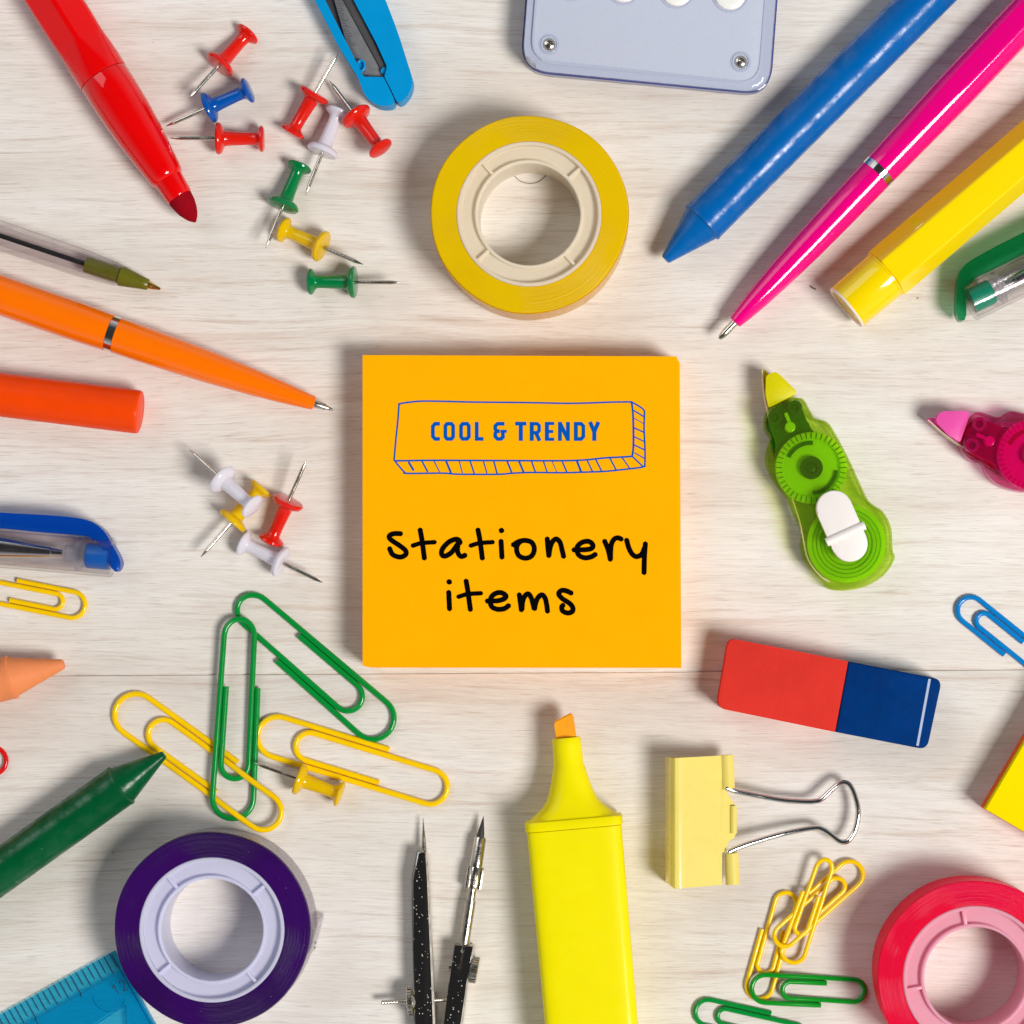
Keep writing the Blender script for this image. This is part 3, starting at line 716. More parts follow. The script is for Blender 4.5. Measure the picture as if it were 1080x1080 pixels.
# ------------------------------------------------------------------ push pins
def pin_proto():
    at = (0, 0)
    root = thing('push_pin', '', 'push pin', at, 'plastic push pins')
    bm = B()
    lathe(bm, (0, 0, 0), (1, 0, 0), [(3.4, 0), (3.4, 12), (2.9, 15.6), (1.4, 16.9), (-.8, 16.7), (-3, 14.8), (-4.6, 11.5), (-5.6, 8.6), (-7, 7.9), (-14, 7.3), (-30, 6.6), (-37.5, 6.7), (-39.5, 8), (-41.4, 11), (-43, 13.4), (-44.6, 13.9), (-46, 13.2), (-47.2, 10.5), (-47.6, 5), (-47.6, 0)], 40)
    for v in bm.verts: v.co.z = v.co.z
    link('pin_handle', bm, M['pin_red'], root)
    bm = B(); lathe(bm, (0, 0, 0), (1, 0, 0), [(2, 0), (2, 2.15), (40, 2.1), (43, 1.8), (50.5, .35), (51, 0)], 16)
    link('pin_needle', bm, M['steel'], root)
    return root
proto = pin_proto()
G_PIN = 'plastic push pins'
pins = [
 ('pin_red', (232, 67.5), (200, 107), 13, 15, 'red push pin farthest up the top left heap, needle pointing down left'),
 ('pin_blue', (221, 113), (174, 132), -7, 18, 'blue push pin between two red ones'),
 ('pin_red', (231, 146), (179, 146), 3, 17, 'red push pin lying level just below the blue push pin'),
 ('pin_red', (331, 100), (357.5, 57), 8, 18, 'red push pin with its needle pointing up toward the blue cutter'),
 ('pin_red', (376, 123), (346, 82.5), -12, 20, 'red push pin resting on a white one, needle pointing up left'),
 ('pin_white', (340.5, 159), (323, 206), 6, 17, 'white push pin between two red ones below the blue cutter'),
 ('pin_green', (299, 216), (281, 264), 10, 17, 'green push pin standing upright in the picture, needle pointing down beside a yellow pin'),
 ('pin_yellow', (338.5, 259.5), (385.5, 281), 11, 18, 'yellow push pin lying between two green ones'),
 ('pin_green', (372, 297.5), (424, 298.5), 5, 17, 'green push pin lying level with needle pointing right at the note pad'),
 ('pin_white', (235, 506), (199.6, 475), -16, 40, 'white push pin lying across a yellow one, needle pointing up left'),
 ('pin_yellow', (245.5, 549), (212, 588), 4, 17, 'yellow push pin lying underneath a white push pin'),
 ('pin_red', (303.5, 530), (325.5, 484), 14, 22, 'red push pin next to two white ones left of the note pad'),
 ('pin_white', (296, 592.5), (340.4, 614.4), 8, 17, 'white push pin with needle pointing down right above the green paper clip'),
 ('pin_yellow', (316, 822), (267, 804), 1, 17, 'yellow push pin lying among the paper clips'),
]
def copy_thing(o):
    c = o.copy(); C.objects.link(c); kids = []
    for ch in o.children:
        k = ch.copy(); C.objects.link(k); k.parent = c; kids.append(k)
    return c, kids
def place_pin(o, kids, mat, F, T, tilt, z):
    A = W(F[0], F[1], z); Bp = W(T[0], T[1], z)
    dd = Bp - A; az = math.atan2(dd.y, dd.x)
    o.rotation_euler = (0, -math.radians(tilt), az)
    o.location = A * S
    for k in kids:
        if k.name.startswith('pin_handle'):
            k.material_slots[0].link = 'OBJECT'; k.material_slots[0].material = M[mat]
for i, (mat, F, T, tilt, z, lab) in enumerate(pins):
    if i == 0: continue
    c, kids = copy_thing(proto); place_pin(c, kids, mat, F, T, tilt, z); c['label'] = lab; _roots.append(c)
mat, F, T, tilt, z, lab = pins[0]
place_pin(proto, list(proto.children), mat, F, T, tilt, z); proto['label'] = lab

# ------------------------------------------------------------------ paper clips
def paper_clip(label, O, E, mat, mirror=1, w=23, r=3.12, zf=None, taper=0.0, e1=.66, e2=.66, ui=.2, group='coated paper clips'):
    o = W(O[0], O[1], r); e = W(E[0], E[1], r); L = (e - o).length; d = (e - o).normalized()
    nrm = Vector((-d.y, d.x, 0)) * mirror
    sp = 2 * r + .35; w2 = w - sp / 2; r3 = w - sp
    w -= 0
    P = []
    def seg(a, b, n=9):
        for i in range(n): P.append((a[0] + (b[0] - a[0]) * i / n, a[1] + (b[1] - a[1]) * i / n))
    def arc(cx, cy, rad, a0, a1, n=14):
        for i in range(n): 
            t = math.radians(a0 + (a1 - a0) * i / n); P.append((cx + rad * math.cos(t), cy + rad * math.sin(t)))
    seg((L * e1, w), (w, w)); arc(w, 0, w, 90, 270)
    seg((w, -w), (L - w2, -w)); arc(L - w2, -w + w2, w2, -90, 90)
    seg((L - w2, w - sp), (L * ui + r3, w - sp)); arc(L * ui + r3, 0, r3, 90, 270)
    seg((L * ui + r3, -r3), (L * e2, -r3)); P.append((L * e2, -r3))
    pts = []
    for u, v in P:
        vv = v * (1 - taper * u / L)
        z = zf(u, vv * mirror) if zf else r + .2
        pts.append(o + d * u + nrm * vv + Vector((0, 0, z - r)))
    bm = B(); tube(bm, pts, r, 12, round_caps=False)
    org = Vector((o.x, o.y, 0))
    ob = link('paper_clip', bm, mat, None, org)
    return tag(ob, label, 'paper clip', group)
def sst(x, a, b):
    t = max(0, min(1, (x - a) / (b - a))); return t * t * (3 - 2 * t)
paper_clip('large yellow paper clip lying above a yellow push pin', (272.5, 771), (472, 832), M['clip_yellow'], 1, 21.5)
paper_clip('large yellow paper clip touched by the dark green crayon and hooked through a green clip', (125, 741), (296, 864), M['clip_yellow'], 1, 22.5, zf=lambda u, v: 3 + 8 * sst(u, 128, 166))
paper_clip('large green paper clip slanting toward the lower left corner of the orange note pad', (410, 772), (252, 635), M['clip_green'], 1, 22.5, taper=.12)
paper_clip('large green paper clip standing upright over a yellow clip', (245, 863), (257, 653), M['clip_green'], -1, 21.5, zf=lambda u, v: 6.6 + .012 * u + .15 * v, taper=.16)
paper_clip('blue paper clip at the right edge above the wood joint', (1013, 635), (1105, 709), M['clip_blue'], -1, 14.3, 2.8, e1=.6)
paper_clip('yellow paper clip at the left edge under the blue capped pen', (89.5, 640.5), (-28, 617), M['clip_yellow'], -1, 13.8, 2.65, e1=.63)
paper_clip('red paper clip just peeking in at the left edge', (6.5, 804), (-110, 790), M['clip_red'], 1, 14, 2.6)
paper_clip('small green paper clip lying over a yellow clip beside the pink red tape', (792.5, 1041), (912, 1048.5), M['clip_green2'], -1, 14.6, 2.7, e1=.62, ui=.27, zf=lambda u, v: 2.7 + 6 * (1 - sst(u, 20, 80)))
paper_clip('small green paper clip cut off by the bottom edge', (733.5, 1065), (850, 1091), M['clip_green'], 1, 13.8, 2.65)
paper_clip('yellow paper clip lowest of the three tangled ones, running under a green clip', (797.5, 1053), (829, 941), M['clip_yellow'], 1, 13.8, 2.5, ui=.24, e1=.62)
paper_clip('yellow paper clip in the tangle that slants farthest to the right', (906.5, 913), (817, 991), M['clip_yellow'], -1, 14, 2.5, ui=.2, e1=.5, zf=lambda u, v: 5 + .07 * u)
paper_clip('yellow paper clip on top of the tangle nearest the binder clip', (832.5, 1014), (869, 905), M['clip_yellow'], 1, 12.8, 2.5, ui=.27, zf=lambda u, v: 7.6 + .085 * u, taper=.2)

# ------------------------------------------------------------------ blue cutter
def cutter():
    z1 = 27
    def q(x, y, z=z1): return W2(320 + x / 8.31, y / 8.31, z)
    root = thing('utility_knife', 'blue plastic utility knife with a dark blade channel at the top edge', 'cutter', W(385, 60))
    up = (-155, -390)   # photo-pixel steps going up off the frame
    bm = B()
    # left rail + nose
    def far(x, y, k=2.6): v = q(x, y); return Vector((v.x - 62 * k, v.y + 125 * k))
    left = [far(100, 0), q(100, 0), q(300, 390), q(480, 680), q(525, 810), q(560, 860), q(610, 902), q(680, 928), q(760, 926), q(795, 905), q(798, 875), q(760, 790), q(703, 676), q(530, 672), q(452, 520), q(190, 0), far(190, 0)]
    prism(bm, rounded(left, [1, 1, 6, 4, 6, 4, 4, 4, 3, 2, 2, 2, 1, 1, 3, 2, 1], 3), .3, z1, 1.6, 3)
    right = [far(440, 0), q(440, 0), q(640, 380), q(735, 590), q(708, 668), q(770, 790), q(812, 880), q(835, 897), q(870, 885), q(930, 820), q(962, 720), q(940, 640), q(820, 260), q(720, 0), far(720, 0)]
    prism(bm, rounded(right, [1, 3, 4, 2, 1, 2, 1, 1, 3, 5, 6, 6, 8, 4, 1], 3), .3, z1, 3.2, 4)
    end = [far(85, 0, 2.59), far(735, 0, 2.59), far(735, 0, 2.9), far(85, 0, 2.9)]
    prism(bm, rounded(end, [1, 1, 20, 20], 4), .3, z1 + .5, 3, 3)
    body = link('knife_body', bm, M['cut_blue'], root)
    bm = B()
    fl = lambda x, y, z, k=2.55: Vector((q(x, y, z).x - 62 * k, q(x, y, z).y + 125 * k))
    prism(bm, [fl(180, 0, 12), q(180, 0, 12), q(520, 690, 12), q(720, 690, 12), q(745, 600, 12), q(450, 0, 12), fl(450, 0, 12)], .5, 12)
    link('blade_channel', bm, M['cut_dark'], root)
    bm = B(); prism(bm, [fl(275, 0, 18), q(275, 0, 18), q(375, 380, 18), q(515, 674, 18), q(712, 674, 18), q(350, 0, 18), fl(350, 0, 18)], 12.3, 18, .3)
    bl = link('blade', bm, M['cut_blade'], root)
    bm = B()
    for i in range(58):
        t = i / 57; y0 = -160 + t * 830; x0 = 275 + .262 * max(0, y0) + max(0, y0 - 380) * .2 + 4; ln = random.uniform(30, 75)
        p0, p1 = q(x0, y0, 18), q(x0 + ln, y0 + 5, 18)
        ribbon(bm, [p0, p1], .5, 17.5, 18.2 + i * .004)
    sub('blade_ribs', bm, M['cut_rib'], bl, root)
    bm = B(); prism(bm, [fl(352, 0, 21), q(352, 0, 21), q(704, 655, 21), q(738, 600, 21), q(442, 0, 21), fl(442, 0, 21)], 12.2, 21, .8)
    link('metal_liner', bm, M['cut_dark'], root)
    bm = B(); c = q(505, 572, z1)
    P = [(c.x + 4.6 * math.cos(t) * .8, c.y + 5.4 * math.sin(t), z1 - 2) for t in [2 * PI * i / 24 for i in range(24)]]
    tube(bm, P, 1.3, 8, closed=True); disc(bm, c.x, c.y, 12.1, z1 - 5, 4.2, 24)
    c = q(705, 612, z1); disc(bm, c.x, c.y, 12.1, z1 - 4, 3.4, 24)
    link('slot_eyelet', bm, M['cut_blue'], root)
cutter()

# ------------------------------------------------------------------ calculator
def calc():
    z1 = 36
    root = thing('calculator', 'pale lilac plastic calculator with two steel screws and round white keys at the top edge', 'calculator', W(685, -60))
    def q(x, y, z=z1): return W2(540 + x / 3.724, y / 3.724, z)
    up = 330
    def outline(ins, z, rad):
        a = q(50 + ins, 0, z); b = q(40 + ins, 272 - ins, z); c = q(1006 - ins, 366 - ins, z); d = q(1022 - ins, 0, z)
        A = a + Vector((28, up)); D = d + Vector((28, up))
        return rounded([A, b, c, D], [30, rad, rad, 30], 10)
    bm = B(); prism(bm, outline(-9, 14, 31), 1, 13, 1.5, 2); link('base_edge', bm, M['navy_edge'], root)
    bm = B(); prism(bm, outline(0, z1, 29), 13.1, z1, 5, 5, bot=outline(-4, 13, 29)); link('case', bm, M['lilac'], root)
    bm = B(); prism(bm, outline(31, z1 + 2, 24), z1 - 3, z1 + 1.6, 2.2, 4); deck = link('face_plate', bm, M['lilac_deck'], root)
    zz = z1 + 1.6
    bm = B(); P = outline(36, zz, 24); ribbon(bm, P, 2.2, z1 - 2, zz + .7, True); link('face_ridge', bm, M['lilac'], root)
    for (x, y) in ((146, 175), (898, 243)):
        c = q(x, y, zz); bm = B()
        lathe(bm, (c.x, c.y, zz - .5), (0, 0, 1), [(0, 11.5), (.9, 10.8), (1.1, 9.6), (.6, 8.6), (-.0, 8.4), (0, 8.0), (0, 7.8)], 40, cap=False)
        annulus(bm, c.x, c.y, zz - .4, zz + 1.4, 7.8, 9.2, 40, .5)
        wr = link('screw_well', bm, M['lilac'], root)
        bm = B(); lathe(bm, (c.x, c.y, zz - .6), (0, 0, 1), [(0, 6.6), (1.2, 6.4), (2.6, 5), (3.2, 3), (3.4, 1.8), (2.2, 1.5), (1.8, 0)], 32)
        sub('screw', bm, M['steel'], wr, root)
    for j in range(4):
        for i in range(4):
            if i == 0 and j > 3: continue
            x = 439 + (i - 1) * 209; y = -52 + (i - 1) * 15 - 210 * j
            c = q(x, y, zz); c = c + Vector((j * 4.5, 0)); r = 16.5
            bm = B(); lathe(bm, (c.x, c.y, zz), (0, 0, 1), [(0, r), (2.6, r - .5), (3.6, r - 2), (4.2, r - 6), (4.4, 0)], 40)
            k = link('key', bm, M['white_key'], root)
            bm = B(); annulus(bm, c.x, c.y, zz - .3, zz + .9, r + .5, r + 2.8, 48, .5)
            sub('key_collar', bm, M['lilac'], k, root)
    bm = B(); c = q(520, -1010, zz); box(bm, c.x + 20, c.y, zz - .2, zz + 1, 190, 46, .09, .5); link('display_window', bm, M['display'], root)
calc()

# ------------------------------------------------------------------ correction tapes
def corr(label, ang, Gs, shell, block, wheel, hub, nose, mats_tab):
    G0 = W(855.75, 493.25, 25); G1 = W(Gs[0], Gs[1], 25)
    ca, sa = math.cos(ang), math.sin(ang)
    def q(x, y, z=25):
        v = W(780 + x / 4, 370 + y / 4, z) - G0
        return Vector((G1.x + v.x * ca - v.y * sa, G1.y + v.x * sa + v.y * ca))
    root = thing('correction_tape', label, 'correction tape', G1, 'correction tape dispensers')
    low = [(112,262),(150,222),(240,205),(268,215),(290,255),(312,292),(352,300),(385,332),(455,462),(500,560),(540,640),(598,682),(632,750),(638,840),(646,880),(600,948),(520,995),(430,1010),(368,1000),(355,975),(285,905),(256,830),(262,765),(225,680),(198,618),(150,560),(112,480),(116,410),(130,372),(104,330)]
    up = [(120,262),(160,228),(235,210),(262,225),(300,300),(345,340),(420,430),(455,520),(500,600),(560,655),(610,720),(622,810),(600,890),(540,950),(460,985),(390,975),(320,915),(280,830),(268,760),(215,640),(160,540),(150,440),(150,380),(128,330)]
    bm = B(); prism(bm, smooth([q(*p, 6) for p in low], 4, True), .3, 5, 1.2, 2)
    link('lower_shell', bm, shell, root)
    # rim wall of the lower shell
    bm = B(); P = smooth([q(*p, 14) for p in low], 4, True); ribbon(bm, P, 1.4, 5.2, 26, True); link('shell_wall', bm, shell, root)
    bm = B(); prism(bm, smooth([q(*p, 42) for p in up], 4, True), 40, 43, 1, 2); link('upper_shell', bm, shell, root)
    bm = B(); prism(bm, smooth([q(*p, 30) for p in [(122,270),(170,225),(235,215),(262,240),(290,310),(315,350),(250,370),(190,420),(165,460),(140,400),(138,350),(118,320)]], 4, True), 5.4, 28, 1.5, 2); link('nose_block', bm, block, root)
    c = q(303, 493, 36)
    bm = B(); annulus(bm, c.x, c.y, 26, 35, 30, 37.2, 80, .8)
    lathe(bm, (c.x, c.y, 27), (0, 0, 1), [(0, 30.2), (4, 30.2), (4, 12), (0, 12)], 64, closed=True)
    wh = link('gear_wheel', bm, wheel, root)
    bm = B()
    for i in range(40):
        a = 2 * PI * i / 40; box(bm, c.x + math.cos(a) * 33.6, c.y + math.sin(a) * 33.6, 34.9, 36.4, 6.6, .6, a)
    for a0, a1 in ((1.5, 2.7), (-1.5, -.1)):
        P = [(c.x + 26 * math.cos(a0 + (a1 - a0) * i / 16), c.y + 26 * math.sin(a0 + (a1 - a0) * i / 16)) for i in range(17)]
        ribbon(bm, P, 4, 31.2, 33)
    sub('wheel_teeth', bm, block, wh, root)
    bm = B(); annulus(bm, c.x, c.y, 26, 37.5, 6, 12, 48, 1); disc(bm, c.x, c.y, 26, 34, 5.8, 32, 1); link('wheel_hub', bm, hub, root)
    c = q(452, 812, 34)
    bm = B()
    for i, (r0, r1) in enumerate(((36, 41), (31.6, 35.4), (27.4, 31), (23, 26.8), (12, 22.4))): annulus(bm, c.x, c.y, 10, 31 - (i % 2) * 1.8 - i * .3, r0, r1, 80, .7)
    link('tape_spool', bm, wheel, root)
    for (x, y) in ((150, 280), (235, 238)):
        c = q(x, y, 40); bm = B(); annulus(bm, c.x, c.y, 28.2, 39, 3.6, 7.4, 36, .8); rl = link('guide_roller', bm, hub, root)
        bm = B(); disc(bm, c.x, c.y, 28.2, 36, 3.3, 24, .5); sub('roller_pin', bm, block, rl, root)
    bm = B(); c = q(215, 320, 42); disc(bm, c.x, c.y, 28.5, 39.6, 5.4, 32, 1); ribbon(bm, [q(195, 262, 38), q(212, 305, 38)], 3.4, 28.5, 38); link('shell_peg', bm, wheel, root)
    bm = B()
    tip = [(112,104),(150,88),(170,100),(236,166),(238,180),(225,190),(122,240),(110,180)]
    prism(bm, rounded([q(*p, 34) for p in tip], 2.2, 4), 8, 34, 1.6, 3)
    prism(bm, rounded([q(*p, 22) for p in ((92, 84), (104, 76), (124, 96), (120, 236), (112, 225))], 1.5, 3), 12, 20, .8, 2)
    link('nozzle', bm, nose, root)
    bm = B(); ribbon(bm, smooth([q(*p, 24) for p in ((96,82),(104,180),(120,262),(148,372),(185,470),(215,600),(252,715),(268,790),(290,880),(340,950),(380,975))], 4), .9, 12, 27); link('tape_strip', bm, M['ribbon'], root)
    if mats_tab:
        a0, a1 = q(400, 664, 50), q(466, 814, 50); dv = (a1 - a0).normalized(); th = math.atan2(dv.y, dv.x); r = 18.6
        P = [a1 + Vector((math.cos(th - PI / 2 + PI * i / 16), math.sin(th - PI / 2 + PI * i / 16))) * r for i in range(17)] + [a0 + Vector((math.cos(th + PI / 2 + PI * i / 16), math.sin(th + PI / 2 + PI * i / 16))) * r for i in range(17)]
        bm = B(); prism(bm, P, 36, 49, 1.6, 3); tb = link('push_tab', bm, mats_tab, root)
        bm = B(); p0, p1 = q(368, 808, 53), q(530, 735, 53); tube(bm, [(p0.x, p0.y, 48.5), (p1.x, p1.y, 48.5)], 4.6, 20, round_caps=False); sub('tab_ridge', bm, mats_tab, tb, root)
corr('lime green see-through correction tape with yellow nose and white push tab', 0, (855.75, 493.25), M['ct_green'], M['ct_green_d'], M['ct_green_g'], M['ct_green_h'], M['nose_y'], M['white_tab'])
corr('pink see-through correction tape with pink nose cut off by the right edge', math.radians(44.9), (1088, 479.5), M['ct_pink'], M['ct_pink_d'], M['ct_pink_g'], M['ct_pink_h'], M['nose_p'], M['white_tab'])

# ------------------------------------------------------------------ eraser
def eraser():
    z1 = 42
    root = thing('eraser', 'red and blue rubber eraser with a thin white stripe', 'eraser', W(872, 730))
    def q(x, y, z=z1): return W2(740 + x / 3.176, 620 + y / 3.176, z)
    bm = B(); o = rounded([q(92, 168), q(491, 246), q(447, 483), q(52, 402)], [9, .6, .6, 9], 6); prism(bm, o, .3, z1, 3.0, 4); link('red_rubber', bm, M['er_red'], root)
    bm = B(); top = rounded([q(491.5, 246.2), q(768, 300), q(725, 535), q(447.5, 483)], [.6, 8, 8, .6], 6)
    bot = rounded([q(491.5, 246.2), q(815, 308), q(763, 545), q(447.5, 483)], [.6, 10, 10, .6], 6)
    mid = bot
    bm = B(); n = len(top)
    rings = [[Vector((p.x, p.y, .3)) for p in bot], [Vector((p.x, p.y, 8)) for p in bot], [Vector((p.x * .12 + b_.x * .88, p.y * .12 + b_.y * .88, z1 - 10)) for p, b_ in zip(top, bot)],
             [Vector((p.x * .55 + b_.x * .45, p.y * .55 + b_.y * .45, z1 - 3.4)) for p, b_ in zip(top, bot)]]
    cen = sum(top, Vector((0, 0))) / n
    def ins(p, k): dv = cen - p; return p + dv.normalized() * k
    rings += [[Vector((ins(p, .7).x, ins(p, .7).y, z1 - .9)) for p in top], [Vector((ins(p, 3.2).x, ins(p, 3.2).y, z1)) for p in top]]
    loft(bm, rings); bl = link('blue_rubber', bm, M['er_blue'], root, ang=60)
    bm = B(); ribbon(bm, [q(764, 305), q(723, 529)], 2.6, z1 - 3.5, z1 + .05)
    link('white_stripe', bm, M['er_white'], root)
eraser()

# ------------------------------------------------------------------ yellow pad at right edge
def pad2():
    z1 = 40
    c = W2(1039.7, 853.3, z1); e1 = (W2(1080, 784.7, z1) - c).normalized(); e2 = Vector((-e1.y, e1.x)) * -1
    root = thing('sticky_note_pad', 'yellow sticky note pad with orange lower sheets at the right edge', 'note pad', (c.x + 140, c.y + 60))
    n = 20
    def layer(i0, i1, mat, name):
        bm = B()
        for i in range(i0, i1):
            j = Vector((random.uniform(-.2, .2), random.uniform(-.2, .2)))
            o = [c + j, c + e1 * 320 + j, c + e1 * 320 + e2 * 320 + j, c + e2 * 320 + j]
            prism(bm, o, .3 + z1 * i / n, .3 + z1 * (i + 1) / n - .05, .1, 1)
        link(name, bm, mat, root)
    layer(0, 9, M['pad_o'], 'orange_sheets'); layer(9, 14, M['pad_t'], 'amber_sheets'); layer(14, 20, M['pad_y'], 'yellow_sheets')
pad2()

# ------------------------------------------------------------------ binder clip
def binder():
    root = thing('binder_clip', 'pale yellow metal binder clip with one silver wire handle', 'binder clip', W(740, 865))
    def q(x, y, z): return W(680 + x / 4.32, 770 + y / 4.32, z)
    zt, zj = 48, 27
    # cross-section: spine and two plates; x given in zoomed photo pixels
    def plate(sec, y_top, y_bot, slope):   # sec: list of (x, z)
        bm_r = []
        for fy in (0, 1):
            ring = []
            for x, z in sec:
                y = (y_bot(x) if fy else y_top(x)); ring.append(q(x, y, z))
            bm_r.append(ring)
        return bm_r
    yt = lambda x: 128 - (x - 130) * .055 if x > 120 else 122 + (x - 92) * .1
    yb = lambda x: 722 - (x - 160) * .09 if x > 140 else 690 + (x - 92) * .75
    # spine + top plate as a solid sheet 2.2 thick, following arc section
    def sheet(bm, pts, ya, yb2, th=2.2):
        P = [Vector(p) for p in pts]; n = len(P); nn = []
        for i in range(n):
            a = P[max(0, i - 1)]; b = P[min(n - 1, i + 1)]; t = (b - a).normalized(); nn.append(Vector((-t.y, t.x)))
        loop = [(p, 0) for p in P] + [(P[i] - nn[i] * th * Vector((1, 1)).x, 1) for i in range(n - 1, -1, -1)]
        r0, r1 = [], []
        for p, k in loop:
            x, z = p
            r0.append(q(x, ya(x), z)); r1.append(q(x, yb2(x), z))
        loft(bm, [r0, r1])
    # section coordinates: x in zoom px (4.32 per px), z in px. keep the offset isotropic by converting
    def sec_sheet(bm, xz, ya, yb2, th=2.4):
        P = [Vector((x / 4.32, z)) for x, z in xz]; n = len(P)
        off = []
        for i in range(n):
            a = P[max(0, i - 1)]; b = P[min(n - 1, i + 1)]; t = (b - a).normalized(); off.append(P[i] + Vector((t.y, -t.x)) * th)
        loop = P + list(reversed(off)); r0 = []; r1 = []
        for p in loop:
            x = p.x * 4.32; r0.append(q(x, ya(x), p.y)); r1.append(q(x, yb2(x), p.y))
        loft(bm, [r0, r1])
    bm = B()
    top = [(98, 1.5), (92, 6), (96, 20), (112, 38), (124, 44.5), (138, 47.4), (155, 47.4)] + [(155 + (352 - 155) * i / 8, 47.4 - 19 * i / 8) for i in range(1, 9)]
    sec_sheet(bm, top, yt, yb)
    sec_sheet(bm, [(98, 3.2), (150, 3.4), (250, 8), (352, 14)], yt, yb)
    # the middle tongue that curls round the handle gap
    zm = lambda x: 47.4 - 19 * (x - 155) / 197
    tongue = [(350, 236), (362, 262), (385, 300), (404, 330), (412, 345), (416, 470), (408, 492), (384, 506), (378, 525), (366, 552), (352, 560)]
    lo = [q(x, y, zm(x) - 2.4) for x, y in tongue]; hi = [q(x, y, zm(x)) for x, y in tongue]
    loft(bm, [lo, hi])
    link('clip_body', bm, M['binder'], root, ang=30)
    bm = B()
    for (ya, yb2, x, r) in ((113, 268, 375, 7.4), (560, 703, 394, 7.4)):
        xs = 3 if ya > 300 else 0
        a = q(x - 2 + xs, ya, 24); b = q(x + 4 + xs, yb2, 24); dv = (b - a).normalized()
        lathe(bm, a, dv, [(0, r), ((b - a).length, r), ((b - a).length, r - 2), (0, r - 2)], 28, closed=True)
    link('jaw_curl', bm, M['binder'], root)
    bm = B(); a = q(404, 345, 24); b = q(404, 470, 24); tube(bm, [a, a.lerp(b, .5), b], 3.8, 16, round_caps=False); link('tongue_curl', bm, M['binder'], root)
    pts = [(372,264,25),(430,282,22),(600,315,17),(700,325,15),(770,326,14),(805,315,14),(845,278,14),(880,249,14),(908,238,14),(935,252,14),(958,300,14),(973,370,14),(963,440,14),(943,485,14),(920,508,14),(890,507,14),(850,478,14),(812,453,14),(770,446,14),(640,470,16),(500,510,20),(420,538,23),(382,555,25)]
    bm = B(); tube(bm, smooth([q(x, y, z + 4) for x, y, z in pts], 5), 2.95, 14); link('wire_handle', bm, M['chrome'], root)
binder()

